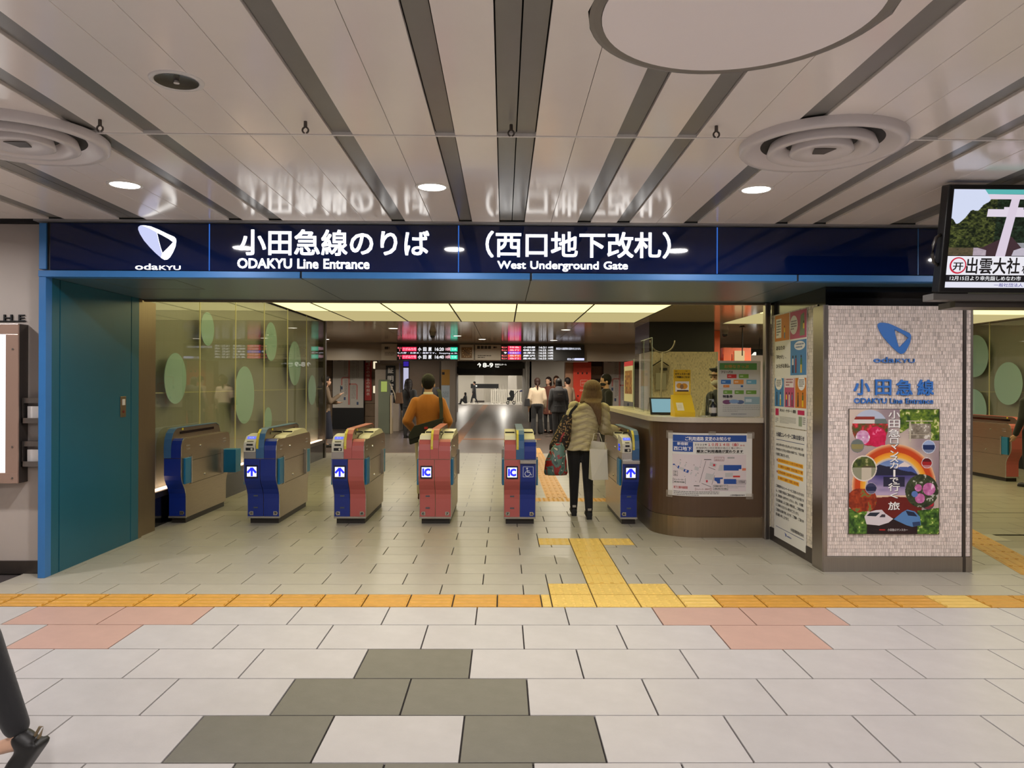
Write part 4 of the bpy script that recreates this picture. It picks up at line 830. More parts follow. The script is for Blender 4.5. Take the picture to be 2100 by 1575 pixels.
p.text('特急券', bx(1385), by(1125), bx(1490), by(1092), (40, 40, 50), 4, 0.03); p.ell(bx(1430), by(1168), 0.045, 0.022, (120, 70, 110), 3); p.ell(bx(1505), by(1162), 0.05, 0.02, (130, 160, 200), 4); p.ell(bx(1570), by(1168), 0.04, 0.02, (90, 110, 150), 3)
p.dashes(bx(1385), by(1275), bx(1780), by(1200), 4, (165, 165, 162), 3, 7, 0.35); p.rect(bx(1345), by(1026), bx(1750), by(1022), (180, 190, 190), 2); p.dashes(bx(1475), by(1305), bx(1720), by(1288), 1, (150, 155, 160), 3, 9)
p.build('print', (0, -0.0005, 0), U, V, PRINT, bb)
# guard fork leaning behind the counter
fk = empty('restraint_fork', (1.93, 9.5, 0)); tag(fk, 'long pole with a curved metal fork leaning behind the counter', 'pole')
MB().tube([(0.0, 0, 0), (0.035, 0, 1.2), (0.055, 0, 1.9)], 0.012, 8).build('pole', mat('pole_grey', (190, 180, 160), 0.35, 0.4), fk)
MB().tube([(0.055 + 0.155 * math.sin(t * math.pi / 14), 0, 2.055 - 0.155 * math.cos(t * math.pi / 14)) for t in range(-7, 8)], 0.009, 8).build('fork', mat('fork_grey', (120, 112, 100), 0.3, 0.7), fk, smooth=True)
# second pillar behind the counter
p2 = empty('office_pillar', (2.87, 14.9, 0)); tag(p2, 'mosaic pillar with black head behind the staff counter', 'pillar')
MB().box(0, 1.33, 0.01, 1.2, 0, 2.15).build('core', mort, p2); mosaic('mosaic', p2, (0.0, 0.01, 0.8), U, V, 1.33, 1.35, 9, (214, 202, 172), 0.034); MB().box(1.32, 1.34, 0.0, 0.02, 0, 2.15).build('corner_strip', steel, p2)
MB().box(-0.02, 1.26, 0.0, 1.6, 2.155, 2.735).build('head_box', black, p2)
hg = empty('coat_hanger', (3.07, 14.85, 1.95)); tag(hg, 'dark hanger holding a clear plastic vest on the office pillar', 'hanger')
MB().tube([(-0.16, 0, -0.08), (0, 0, 0.02), (0.16, 0, -0.08)], 0.012, 6).tube([(0, 0, 0.02), (0, 0, 0.06), (0.02, 0, 0.08)], 0.006, 6).build('hook_bar', black, hg)
MB().prism([(-0.17, -0.09), (-0.02, -0.03), (0.02, -0.03), (0.18, -0.09), (0.14, -0.4), (0.1, -0.55), (-0.12, -0.58), (-0.14, -0.35)], -0.02, 0.01, 'y').build('vest', mat('clear_vinyl', (150, 142, 120), 0.25, alpha=0.4), hg)
MB().box(-0.1, 0.1, -0.03, -0.025, -0.55, -0.22).build('pocket', mat('vinyl_pocket', (175, 172, 155), 0.3, alpha=0.7), hg); MB().box(-0.02, 0.12, -0.035, -0.03, -0.17, -0.12).build('name_tag', black, hg)

# ------------------------------------------------------------------ wall screen at the right edge
tv = empty('hanging_television', (2.656, 4.62, 2.07)); tv.scale = (0.92, 0.92, 0.92); tag(tv, 'black hanging television showing a shrine gate at the right edge', 'television')
TW_, TH_ = 1.24, 0.70; qt = Matrix.Rotation(0.165, 4, 'X')
def tt(o): o.matrix_local = qt; return o
tt(MB().box(0, TW_, 0.0, 0.09, 0, TH_).build('casing', mat('tv_black', (16, 16, 18), 0.35), tv, 0.008)); 
p = Print(); SW, SH = 1.175, 0.635
def tv_px(u, v):
    y = 1 - v; n = noise2(u * 60, y * 34, 3) * 0.5 + noise2(u * 130, y * 80, 4) * 0.5; sky = 0.30 * (1 - min(1, u / 0.26)) + 0.05 * noise2(u * 30, 1, 2)
    c = (214, 222, 246) if y < 0.03 + sky * 1.35 + 0.10 * noise2(u * 26, 7, 5) - 0.3 * max(0, u - 0.12) else mixc((14, 22, 12), (98, 104, 50) if u < 0.25 else (44, 62, 44), n * 1.7 - 0.45)
    if y > 0.88: c = mixc((190, 175, 185), (160, 145, 160), n) if u > 0.14 else mixc((60, 55, 40), (110, 95, 70), n)
    if y > 0.80 and u > 0.36 and u < 0.75: c = mixc(c, (200, 196, 210), 0.7)
    return c
p.grid(0, 0.21, SW, SH, 300, 116, tv_px, 0)
sx = lambda q: (q - 190) / 918.0 * 0.56; sy = lambda q: (1 - (q - 150) / 1140.0) * SH
p.poly([(sx(500), sy(820)), (sx(560), sy(815)), (sx(720), sy(730)), (sx(860), sy(690)), (sx(980), sy(820)), (sx(900), sy(850)), (sx(880), sy(915)), (sx(600), sy(915)), (sx(600), sy(850))], (66, 46, 52), 1)
p.poly([(sx(520), sy(150)), (SW, sy(150)), (SW, sy(205)), (sx(560), sy(205))], (92, 182, 180), 2); p.poly([(sx(560), sy(205)), (SW, sy(215)), (SW, sy(262)), (sx(590), sy(262))], (226, 212, 228), 2); p.poly([(sx(575), sy(375)), (SW, sy(385)), (SW, sy(470)), (sx(568), sy(462))], (228, 216, 232), 2)
p.poly([(sx(815), sy(262)), (sx(905), sy(262)), (sx(810), sy(920)), (sx(705), sy(920))], (222, 208, 226), 3); p.poly([(sx(745), sy(350)), (sx(955), sy(355)), (sx(955), sy(385)), (sx(745), sy(378))], (228, 216, 232), 2); p.poly([(0.98, sy(262)), (1.04, sy(262)), (1.09, sy(920)), (1.02, sy(920))], (215, 202, 220), 3)
p.rect(0, sy(1140), SW, sy(920), (240, 238, 246), 2); p.rect(0, sy(1222), SW, sy(1140), (24, 22, 26), 2); p.rect(0, 0, SW, sy(1222), (232, 232, 246), 2)
p.ell(sx(310), sy(1030), 0.056, 0.054, (205, 30, 60), 3, 32); p.ell(sx(312), sy(1028), 0.046, 0.045, (240, 238, 246), 4, 32); p.text('开', sx(255), sy(1088), sx(368), sy(995), (25, 22, 24), 5, 0.02)
p.text('出雲大社', sx(400), sy(1128), sx(985), sy(935), (24, 20, 22), 5, 0.018); p.text('相模分祠', sx(1010), sy(1120), sx(1420), sy(1010), (24, 20, 22), 5, 0.015); p.text('関東', sx(1060), sy(990), sx(1200), sy(945), (60, 55, 60), 5, 0.01)
p.text('12月15日より幸先詣しめなわ市　初詣', sx(235), sy(1205), sx(1180), sy(1152), (245, 245, 248), 5, 0.01); p.text('一般社団法人　秦野', sx(725), sy(1278), sx(1200), sy(1235), (90, 84, 160), 5, 0.01)
ob = p.build('screen', (0.035, -0.0015, 0.034), U, V, attr_mat('television_picture', 0.95), tv); tt(ob)
for z in (0.18,): tt(MB().tube([(-0.002, 0.04, z), (-0.03, 0.04, z + 0.02), (-0.045, 0.04, z + 0.07), (-0.045, 0.04, z + 0.13), (-0.03, 0.04, z + 0.18), (-0.002, 0.04, z + 0.2)], 0.011, 8).build('handle', mat('handle_dark', (52, 48, 44), 0.35), tv, smooth=True))
MB().box(-0.02, 1.3, 0.03, 0.16, -0.045, 0.0).build('support_bar', mat('bracket_grey', (110, 108, 106), 0.4, 0.4), tv, 0.004); MB().box(0.17, 1.1, 0.10, 0.30, -0.085, -0.045).build('support_bar', dark_steel, tv)
MB().tube([(0.62, 0.14, 0.3), (0.62, 0.14, 0.715)], 0.03, 12).build('hanging_pole', dark_steel, tv)
# ------------------------------------------------------------------ ticket gates
gate_steel = mat('gate_brushed_steel', (166, 150, 126), 0.3, 0.9, var=0.06, scale=3, stretch=(2, 2, 40))
g_blue = mat('gate_blue', (16, 46, 140), 0.35, coat=0.1); g_pink = mat('gate_pink', (192, 98, 94), 0.38, coat=0.1); g_lblue = mat('gate_fin_blue', (60, 104, 150), 0.35)
flap_m = mat('flap_blue', (22, 118, 168), 0.4); cream = mat('gate_cream', (214, 208, 184), 0.35); silver = mat('gate_silver', (184, 180, 174), 0.25, 0.8); warn = mat('warning_yellow', (236, 214, 40), 0.4)
disp_on = attr_mat('gate_display', 1.3); g_white = mat('reader_white', (216, 212, 198), 0.3); lcd = glow('reader_lcd', (84, 100, 225), 1.0)
GL = 1.42
def front_low(): return [(0.125, 0.06), (0.125, 0.27), (0.118, 0.32), (0.09, 0.375), (0.045, 0.43), (0.014, 0.475), (0.0, 0.52), (0.0, 0.70)]
def front_up(): return [(0.0, 0.706), (0.0, 0.79), (0.008, 0.84), (0.03, 0.88), (0.06, 0.897), (0.10, 0.90)]
def side_profile():
    f = [(y + 0.006, z) for y, z in front_low() + front_up()[1:]]; b = [(GL - y, z) for y, z in f[::-1]]; return f + b
def badge(g, x, txt, flip):
    s = -1 if flip else 1; e = MB().prism([(x - 0.022 * s, 0.092), (x + 0.014 * s, 0.092), (x + 0.026 * s, 0.112), (x + 0.014 * s, 0.132), (x - 0.022 * s, 0.132)], 0.113, 0.119, 'y').build('number_badge', silver, g)
    text3d('number', txt, (x - 0.013, 0.1128, 0.1), U, V, 0.024, 0.024, black, e, 0.02, 0.0006)
def gate(X, Y, label, left, right, fin, kind_l, kind_r, num=('', ''), wl=0.168, wr=0.168, reader=None, disp=None, rear_flap=(0.02, 0.02), sides=(1, 1), flip_fin=False):
    """left/right: colour of each half, None when that half is absent; kind: 'hood', 'reader', 'tall', 'shelf'"""
    g = empty('ticket_gate', (X, Y, 0)); tag(g, label, 'ticket gate', 'ticket gates in a row')
    x0, x1 = -wl, wr; f0, f1 = (-0.042, 0.042)
    if left is None: f0, f1 = x0, x0 + 0.075
    if right is None: f0, f1 = x1 - 0.075, x1
    MB().prism(side_profile(), x0, x1, 'x').build('body', gate_steel, g)
    MB().box(x0 + 0.02, x1 - 0.015, 0.15, GL - 0.15, 0.0, 0.062).build('plinth', mat('gate_plinth', (40, 34, 28), 0.5), g)
    MB().box(x0 - 0.002, x1 + 0.002, 0.112, 0.135, 0.058, 0.078).build('foot_trim', silver, g)
    xm = 0.0 if (left is not None and right is not None) else (x1 if right is None else x0)
    for side, colr, kind, a, b in (('l', left, kind_l, x0, f0 if right is not None and left is not None else f0), ('r', right, kind_r, f1, x1)):
        if colr is None: continue
        la, lb_ = (x0 + 0.003, (xm if xm != x0 else x1) - 0.003) if side == 'l' else ((xm if xm != x1 else x0) + 0.003, x1 - 0.003)
        MB().strip(front_low(), 0.007, la, lb_, 'x').build('front_panel', colr, g)
        if kind == 'reader':
            MB().box(a + 0.002, b - 0.003, -0.004, 0.02, 0.706, 0.775).build('speaker_grille', silver, g)
            prof = [(-0.014, 0.775), (-0.016, 0.85), (-0.004, 0.875), (0.07, 0.935), (0.22, 0.955), (0.30, 0.955), (0.32, 0.89), (0.32, 0.775)]
            rd = MB().prism(prof, a - 0.002, b - 0.003, 'x').build('card_reader', g_white, g, 0.006)
            nrm = Vector((0, 0.074, 0.06)).normalized()
            p = Print(); wd_ = b - a; p.rect(wd_ * 0.14, 0.05, wd_ * 0.86, 0.09, (84, 100, 225), 1).text('タッチ', wd_ * 0.3, 0.062, wd_ * 0.7, 0.078, (190, 200, 250), 2, 0.01); p.build('reader_display', (a, -0.0055, 0.8765), U, tuple(nrm), disp_on, rd)
            MB().box(a + 0.03, b - 0.03, -0.02, 0.0, 0.842, 0.86).build('ticket_slot', black, rd); MB().box(a + 0.022, b - 0.02, -0.018, 0.0, 0.79, 0.82).build('slot_plate', black, rd); MB().disc(0.012, 0.012, -0.021, -0.017, 14, (b - 0.042, 0, 0.805), 'y').build('coin_mark', g_white, rd)
            MB().box(a + 0.03, b - 0.03, 0.0, 0.02, 0.882, 0.889).build('upper_slot', mat('slot_olive', (120, 115, 60), 0.4), rd)
        elif kind == 'tall':
            prof = [(0.0, 0.706), (0.0, 0.80), (0.012, 0.86), (0.045, 0.905), (0.10, 0.945), (0.25, 0.955), (0.28, 0.955), (0.28, 0.706)]
            hd = MB().prism(prof, a + 0.002, b - 0.003, 'x').build('hood', colr, g)
            p = Print(); wd_ = b - a; p.rect(wd_ * 0.2, 0.008, wd_ * 0.85, 0.045, (84, 100, 225), 1).text('タッチ', wd_ * 0.36, 0.018, wd_ * 0.7, 0.034, (190, 200, 250), 2, 0.01); p.build('reader_display', (a, 0.051, 0.9105), U, tuple(Vector((0, 0.055, 0.04)).normalized()), disp_on, hd)
            MB().prism([(0.04, 0.908), (0.10, 0.948), (0.25, 0.960), (0.25, 0.955), (0.10, 0.943), (0.045, 0.905)], a + 0.004, b - 0.005, 'x').build('touch_plate', g_white, hd)
        else:
            MB().strip(front_up(), 0.008, a + 0.002, b - 0.003, 'x').build('hood', colr, g)
            MB().prism([(0.10, 0.898), (0.16, 0.898), (0.16, 0.905), (0.10, 0.905)], a + 0.002, b - 0.003, 'x').build('hood_top', silver, g)
        if kind == 'shelf' or (kind == 'reader' and reader == 'shelf'):
            MB().prism([(-0.05, 0.665), (-0.05, 0.70), (0.02, 0.715), (0.04, 0.665)], la - 0.004, lb_ + 0.002, 'x').build('shelf', silver, g, 0.003)
        if left is not None and right is not None or kind == 'reader':
            zt = 0.90; pts = [(0.33, 0.90), (0.40, 0.925), (0.62, 0.935), (0.66, 0.955), (1.05, 0.965), (1.15, 0.955), (1.30, 0.902)]
            if side in sides or (side == 'l' and sides[0]) or (side == 'r' and sides[1]): MB().prism(pts, a + 0.002, b - 0.002, 'x').build('top_tray', cream, g); MB().box(a + 0.01, b - 0.01, 0.635, 0.645, 0.93, 0.957).build('tray_joint', black, g)
    fb = MB().prism([(0.0, 0.706), (-0.004, 0.82), (0.012, 0.90), (0.05, 0.96), (0.11, 0.998), (0.17, 1.01), (GL - 0.17, 1.01), (GL - 0.08, 0.98), (GL - 0.02, 0.90), (GL - 0.005, 0.80), (GL - 0.005, 0.706)], f0 + 0.004, f1 - 0.004, 'x').build('centre_fin', mat('fin_side', (112, 96, 84), 0.35, 0.6), g)
    MB().strip([(0.0, 0.706), (-0.004, 0.82), (0.012, 0.90), (0.05, 0.96), (0.11, 0.998), (0.17, 1.01), (GL - 0.17, 1.01), (GL - 0.08, 0.98)], 0.006, f0, f1, 'x').build('fin_cover', fin, g)
    for xx in (f0 + 0.0015, f1 - 0.0015): MB().box(xx - 0.003, xx + 0.003, 0.22, GL - 0.25, 0.945, 0.972).build('sensor_window', black_g, g); MB().box(xx - 0.0035, xx + 0.0035, 0.27, 0.30, 0.985, 1.005).build('warning_tab', warn, g)
    if kind_l in ('reader', 'tall') or kind_r in ('reader', 'tall'):
        sx_ = f0 if kind_l in ('reader', 'tall') else f1 - 0.026
        MB().strip([(-0.006, 0.80), (-0.0115, 0.84), (0.004, 0.905), (0.043, 0.967), (0.105, 1.006)], 0.0025, sx_ + 0.002, sx_ + 0.026, 'x').build('warning_strip', mat('warning_label', (226, 206, 70), 0.4), g)
    for s, xx in ((-1, x0), (1, x1)):
        if not sides[0 if s < 0 else 1]: continue
        xo = xx + s * 0.002; lo, hi = min(xx, xo), max(xx, xo)
        MB().strip([(y + 0.002, z) for y, z in front_low()], 0.010, min(xx - s * 0.002, xx + s * 0.003), max(xx - s * 0.002, xx + s * 0.003), 'x').build('edge_trim', silver, g)
        MB().strip([(y + 0.002, z) for y, z in front_up()], 0.010, min(xx - s * 0.002, xx + s * 0.003), max(xx - s * 0.002, xx + s * 0.003), 'x').build('edge_trim', silver, g)
        MB().box(lo, hi, 0.20, GL - 0.2, 0.408, 0.412).box(lo, hi, 0.26, GL - 0.24, 0.655, 0.659).box(lo, hi, 0.255, 0.259, 0.41, 0.72).build('panel_seam', dark_gap, g)
        for z in (0.785, 0.82):
            for y in (0.12, GL - 0.24): MB().box(lo, hi + 0.0, y, y + 0.10, z, z + 0.014).build('vent', silver, g)
        for (y, z) in ((0.50, 0.80), (0.62, 0.47)): MB().disc(0.014, 0.012, 0, 0.01 * s, 12, (xx, y, z), 'x').build('key_lock', silver, g)
        fx = 0.022; MB().box(min(xx, xx + s * fx), max(xx, xx + s * fx), 0.055, 0.20, 0.425, 0.70).build('flap', flap_m, g, 0.004); MB().box(min(xx, xx + s * 0.028), max(xx, xx + s * 0.028), 0.20, 0.222, 0.42, 0.71).build('flap_hinge', silver, g)
        rf = rear_flap[0 if s < 0 else 1]
        MB().box(min(xx, xx + s * rf), max(xx, xx + s * rf), GL - 0.28, GL - 0.10, 0.425, 0.70).build('flap', flap_m, g, 0.004); MB().box(min(xx, xx + s * 0.03), max(xx, xx + s * 0.03), GL - 0.305, GL - 0.28, 0.42, 0.71).build('flap_hinge', silver, g)
    if disp:
        sidex, what = disp; dx = (x0 + (0.0 if xm == x0 else xm)) / 2 if sidex == 'l' else ((xm if xm != x1 else x0) + x1) / 2
        if left is None or right is None: dx = (x0 + x1) / 2
        MB().box(dx - 0.062, dx + 0.062, -0.010, 0.0, 0.50, 0.635).build('display_frame', black_g, g)
        p = Print(); p.rect(-0.05, -0.052, 0.05, 0.052, (226, 228, 255), 0)
        if what == 'arrow': p.poly([(-0.011, -0.048), (0.011, -0.048), (0.011, 0.03), (-0.011, 0.03)], (30, 40, 235), 1); p.line([(-0.045, -0.012), (0, 0.04), (0.045, -0.012)], 0.022, (30, 40, 235), 2)
        else: p.text('IC', -0.042, -0.04, 0.042, 0.04, (30, 40, 235), 1, 0.05)
        p.build('display', (dx, -0.0105, 0.568), U, V, disp_on, g)
        for z, hh in ((0.29, 0.008), (0.165, 0.007)): MB().box(dx - 0.02, dx + 0.025, 0.085 if z > 0.3 else 0.112, 0.12, z, z + hh * 2).build('plate', mat('gate_plate', (92, 100, 110), 0.4, 0.4), g)
    if num[0]: badge(g, x0 + 0.04, num[0], True)
    if num[1]: badge(g, x1 - 0.04, num[1], False)
    return g
YG = 8.02
gate(-3.475, YG, 'narrow blue ticket gate without reader against the glass wall, leftmost', None, g_blue, g_lblue, '', 'hood', ('', '10'), 0.085, 0.095, rear_flap=(0.02, 0.17), sides=(0, 1))
gate(-2.555, YG, 'all blue ticket gate with card reader and up arrow, second from left', g_blue, g_blue, g_lblue, 'reader', 'hood', ('10', '9'), disp=('l', 'arrow'))
gate(-1.635, YG, 'half blue, half pink ticket gate with up arrow', g_blue, g_pink, g_pink, 'reader', 'hood', ('9', '8'), disp=('l', 'arrow'))
gate(-0.725, YG, 'all pink ticket gate with IC display, in front of the man in orange', g_pink, g_pink, g_pink, 'tall', 'hood', ('8', '7'), disp=('l', 'IC'))
g5 = gate(0.177, YG, 'pink and blue ticket gate with a wheelchair symbol', g_pink, g_blue, g_lblue, 'tall', 'shelf', ('7', '6'), disp=('l', 'IC'))
wh = Print(); wc = (225, 232, 245); wh.frame(-0.055, -0.055, 0.055, 0.055, 0.004, wc, 1); wh.ell(-0.012, 0.036, 0.009, 0.009, wc, 1, 12)
wh.line([(-0.012, 0.025), (-0.01, -0.004), (0.018, -0.004), (0.03, -0.032), (0.038, -0.03)], 0.007, wc, 1); wh.line([(-0.011, 0.012), (0.014, 0.012)], 0.006, wc, 1)
wh.line([(-0.02 + 0.0, 0.004)] + [(-0.008 + 0.026 * math.cos(t), -0.02 + 0.026 * math.sin(t)) for t in [2.2 + i * 0.32 for i in range(13)]], 0.006, wc, 1)
wh.build('wheelchair_mark', (0.085, -0.009, 0.575), U, V, PRINT, g5)
g6 = gate(1.345, YG, 'narrow blue ticket gate with card reader beside the brown counter, rightmost', g_blue, None, g_lblue, 'reader', '', ('6', ''), 0.09, 0.09, reader='shelf', disp=('l', 'arrow'), rear_flap=(0.05, 0.02), sides=(1, 0))
for z in (0.79, 0.83): MB().box(-0.095, -0.09, 0.16, 0.24, z, z + 0.028).build('side_display', glow('side_display_blue', (50, 70, 235), 1.0), g6)
gate(8.0, 11.75, 'pink ticket gate seen past the right side of the mosaic pillar', g_pink, None, g_pink, 'hood', '', ('', ''), 0.1, 0.1, rear_flap=(0.03, 0.02), sides=(1, 0))
# ------------------------------------------------------------------ inner concourse
grey_wall = mat('grey_panel_wall', (150, 138, 126), 0.5, var=0.03, scale=2); pale_wall = mat('pale_wall', (196, 190, 180), 0.5, var=0.03, scale=2); header_m = mat('header_beige', (158, 146, 128), 0.4)
struct(box('wall_inner_left', stone, -14.2, -14, 8, 64, 0, 3)); struct(box('wall_inner_right', grey_wall, 16, 16.2, 8, 64, 0, 3)); struct(box('wall_hall_left', grey_wall, -14.2, -3.78, 8.0, 8.2, 0, 3))
struct(box('wall_board_header', header_m, -14, 16, 23.12, 23.4, 2.2, 2.9)); struct(box('ceiling_concourse', mat('dim_ceiling', (130, 120, 106), 0.4), -14, 16, 23.4, 41, 2.82, 2.95))
# brown stone wall, its slabs standing slightly proud
sw = struct(box('wall_stone', mat('stone_joint', (60, 48, 38), 0.7), -14, -4.12, 25.05, 25.3, 0, 2.82))
for i in range(5):
    for j in range(6):
        x = -4.13 - (i + 1) * 0.86 + (0.43 if j % 2 else 0); MB().box(x + 0.006, min(x + 0.85, -4.12), 25.02, 25.06, j * 0.42 + 0.005, j * 0.42 + 0.414).build('stone_slab', stone, sw)
swr = struct(box('wall_stone_right', mat('stone_joint', (60, 48, 38), 0.7), 2.8, 9.0, 25.05, 25.3, 0, 2.82))
for i in range(5):
    for j in range(6):
        x = 2.81 + i * 0.86 + (0.43 if j % 2 else 0); MB().box(x, x + 0.85, 25.02, 25.06, j * 0.42 + 0.005, j * 0.42 + 0.414).build('stone_slab', stone, swr)
def route_map(x, y, label, seed, w=1.0, h=1.93, z0=0.7):
    e = empty('route_map_board', (x, y, 0)); tag(e, label, 'map board', 'route map boards'); MB().box(-0.02, w + 0.02, 0.0, 0.08, 0.0 if seed == 1 else z0 - 0.1, z0 + h + 0.15).build('panel', black, e)
    p = Print(); p.rect(0, 0, w, h, (196, 192, 186), 0); p.text('小田急線のご案内', w * 0.3, h * 0.94, w * 0.72, h * 0.965, (70, 66, 64), 2, 0.02)
    R1 = (196, 128, 122); p.rect(w * 0.50, h * 0.05, w * 0.56, h * 0.9, R1, 1); p.rect(w * 0.565, h * 0.05, w * 0.575, h * 0.9, (120, 150, 140), 1)
    p.line([(w * 0.52, h * 0.51), (w * 0.33, h * 0.51), (w * 0.29, h * 0.49), (w * 0.29, h * 0.38)], 0.045, R1, 1); p.line([(w * 0.54, h * 0.40), (w * 0.76, h * 0.40), (w * 0.79, h * 0.38), (w * 0.79, h * 0.14)], 0.045, R1, 1)
    for (a, b) in ((0.26, 0.31), (0.36, 0.13), (0.78, 0.05)): p.rect(w * a, h * b, w * (a + 0.06), h * (b + 0.05), (60, 80, 120), 2)
    for (a, b, c, d, n) in ((0.36, 0.55, 0.48, 0.88, 16), (0.6, 0.47, 0.72, 0.88, 20), (0.14, 0.78, 0.3, 0.93, 9), (0.6, 0.15, 0.75, 0.38, 11), (0.38, 0.2, 0.48, 0.48, 13), (0.74, 0.5, 0.86, 0.86, 16)): p.dashes(w * a, h * b, w * c, h * d, n, (120, 112, 106), 2, n, 0.35)
    p.build('map_print', (0, -0.002, z0), U, V, PRINT, e); return e
route_map(-5.58, 24.9, 'tall route map board with black base at the left, by the red banner', 1); route_map(3.27, 24.9, 'route map board at the right, behind the masked man', 2)
rb = empty('red_banner', (-4.56, 24.98, 0.94)); tag(rb, 'narrow red vertical banner on the brown stone wall', 'banner'); MB().box(0, 0.23, 0, 0.03, 0, 1.35).build('panel', mat('banner_red', (176, 44, 38), 0.5), rb)
p = Print()
for i, ch in enumerate('』次の特急の時刻表'): p.text(ch, 0.06, 1.12 - i * 0.12, 0.17, 1.22 - i * 0.12, (225, 190, 180), 1, 0.02)
p.rect(0.03, 1.24, 0.20, 1.33, (210, 200, 190), 1); p.build('print', (0, -0.002, 0), U, V, PRINT, rb)
# wall lights beside the banner
for z, l in ((2.1, 'upper bright wall light on the stone wall beside the red banner'), (1.3, 'lower wall light on the stone wall beside the red banner')):
    o = MB(); o.box(-0.06, 0.06, -0.05, 0.0, -0.12, 0.12); e = empty('wall_light', (-4.22, 25.02, z)); tag(e, l, 'wall light', 'wall lights'); o.build('shade', glow('wall_light_glow', (255, 240, 205), 0.9 if z > 2 else 0.5), e, 0.02); MB().box(-0.07, 0.07, -0.012, 0.0, -0.14, 0.14).build('plate', dark_steel, e)
# fare machine and photo booth
fk_ = empty('fare_machine', (-3.75, 22.8, 0)); tag(fk_, 'grey-green fare machine with slanting top left of the man in orange', 'machine')
gm = mat('machine_grey_green', (92, 98, 84), 0.45); MB().prism([(0.0, 0.0), (0.0, 1.55), (0.1, 1.62), (0.3, 1.0), (0.45, 0.9), (0.45, 0.0)], 0.0, 0.34, 'x').build('cabinet', gm, fk_, 0.01)
MB().prism([(-0.01, 1.25), (0.01, 1.56), (0.0, 1.56), (-0.012, 1.25)], 0.08, 0.26, 'x').build('screen', glow('fare_screen', (190, 205, 110), 0.6), fk_); MB().box(0.36, 0.40, -0.02, 0.3, 0.0, 1.15).build('divider_pole', mat('pale_pole', (176, 160, 132), 0.4), fk_)
MB().tube([(0.34, 0.02, 1.5), (0.48, 0.02, 1.2), (0.52, 0.02, 0.95)], 0.015, 6).build('hand_rail', mat('pale_pole', (176, 160, 132), 0.4), fk_)
pb = empty('photo_booth', (-4.05, 24.0, 0)); tag(pb, 'grey booth with a black vertical sign behind the fare machine', 'booth'); MB().box(0, 0.75, 0, 0.95, 0, 2.15).build('body', grey_wall, pb); MB().box(0.34, 0.64, -0.03, 0.0, 0.9, 2.06).build('sign', black, pb)
for i, ch in enumerate('証明写真'): text3d('sign_lettering', ch, (0.40, -0.03, 1.82 - i * 0.26), U, V, 0.18, 0.18, white_paint, pb, 0.015, 0.003)
lp = empty('lit_notice_column', (-3.2, 24.3, 0)); tag(lp, 'narrow white glowing column sign with blue head beside the booth', 'sign'); MB().box(0, 0.16, 0, 0.1, 0.4, 2.0).build('lit_panel', glow('column_glow', (215, 215, 245), 0.75), lp); MB().box(0, 0.16, -0.005, 0.105, 2.05, 2.2).build('head', glow('column_blue', (70, 50, 190), 0.6), lp); MB().box(-0.02, 0.18, 0.02, 0.12, 0.0, 2.22).build('case', dark_steel, lp)
# hanging boards under the header
bk = empty('overhead_sign', (-3.70, 23.02, 2.2)); tag(bk, 'beige overhead sign panel left of the departure board', 'sign'); MB().box(0, 0.47, 0, 0.08, 0, 0.5).build('panel', mat('sign_beige', (176, 166, 148), 0.4), bk)
p = Print(); p.dashes(0.1, 0.32, 0.38, 0.42, 1, (60, 56, 50), 1, 3, 0.8).dashes(0.1, 0.14, 0.4, 0.26, 3, (110, 100, 88), 1, 4, 0.5); p.build('print', (0, -0.002, 0), U, V, PRINT, bk)
def led(x, w, z0, h, label): 
    e = empty('departure_board', (x, 22.98, z0)); tag(e, label, 'departure board', 'departure boards'); MB().box(0, w, 0, 0.12, 0, h).build('case', black, e, 0.006); return e
RD, GN, WH = (235, 40, 80), (40, 205, 165), (240, 240, 245); LED = attr_mat('led_board', 1.25)
b1 = led(-3.22, 1.83, 2.205, 0.47, 'departure board with two pink and green rows, left of the clock'); p = Print()
for y, no, tm in ((0.27, '75号', '16:20'), (0.035, '77号', '16:40')):
    p.rect(0.15, y, 0.585, y + 0.125, RD, 1).text('さがみ' + no, 0.17, y + 0.02, 0.575, y + 0.11, (250, 170, 190), 2, 0.02).text('地上', 0.01, y + 0.07, 0.14, y + 0.125, (240, 110, 120), 1, 0.02).text('2', 0.06, y, 0.1, y + 0.055, (240, 110, 120), 1, 0.02)
    for i, ch in enumerate('小田原'): p.text(ch, 0.63 + i * 0.155, y + 0.005, 0.73 + i * 0.155, y + 0.12, WH, 1, 0.025)
    p.text(tm, 1.14, y + 0.015, 1.41, y + 0.115, WH, 1, 0.02).text('10両', 1.46, y + 0.015, 1.61, y + 0.115, (245, 190, 200), 1, 0.02).rect(1.61, y, 1.82, y + 0.125, GN, 1).text('空席', 1.64, y + 0.03, 1.79, y + 0.1, (150, 240, 220), 2, 0.02)
p.text('も大野・本厚木・秦野です。 Stopping at Sh', 0.01, 0.185, 1.81, 0.245, (225, 225, 240), 1, 0.012); p.build('led_rows', (0, -0.003, 0), U, V, LED, b1)
b2 = led(-0.08, 2.52, 2.205, 0.48, 'wide departure board with red rows and white message, right of the clock'); p = Print()
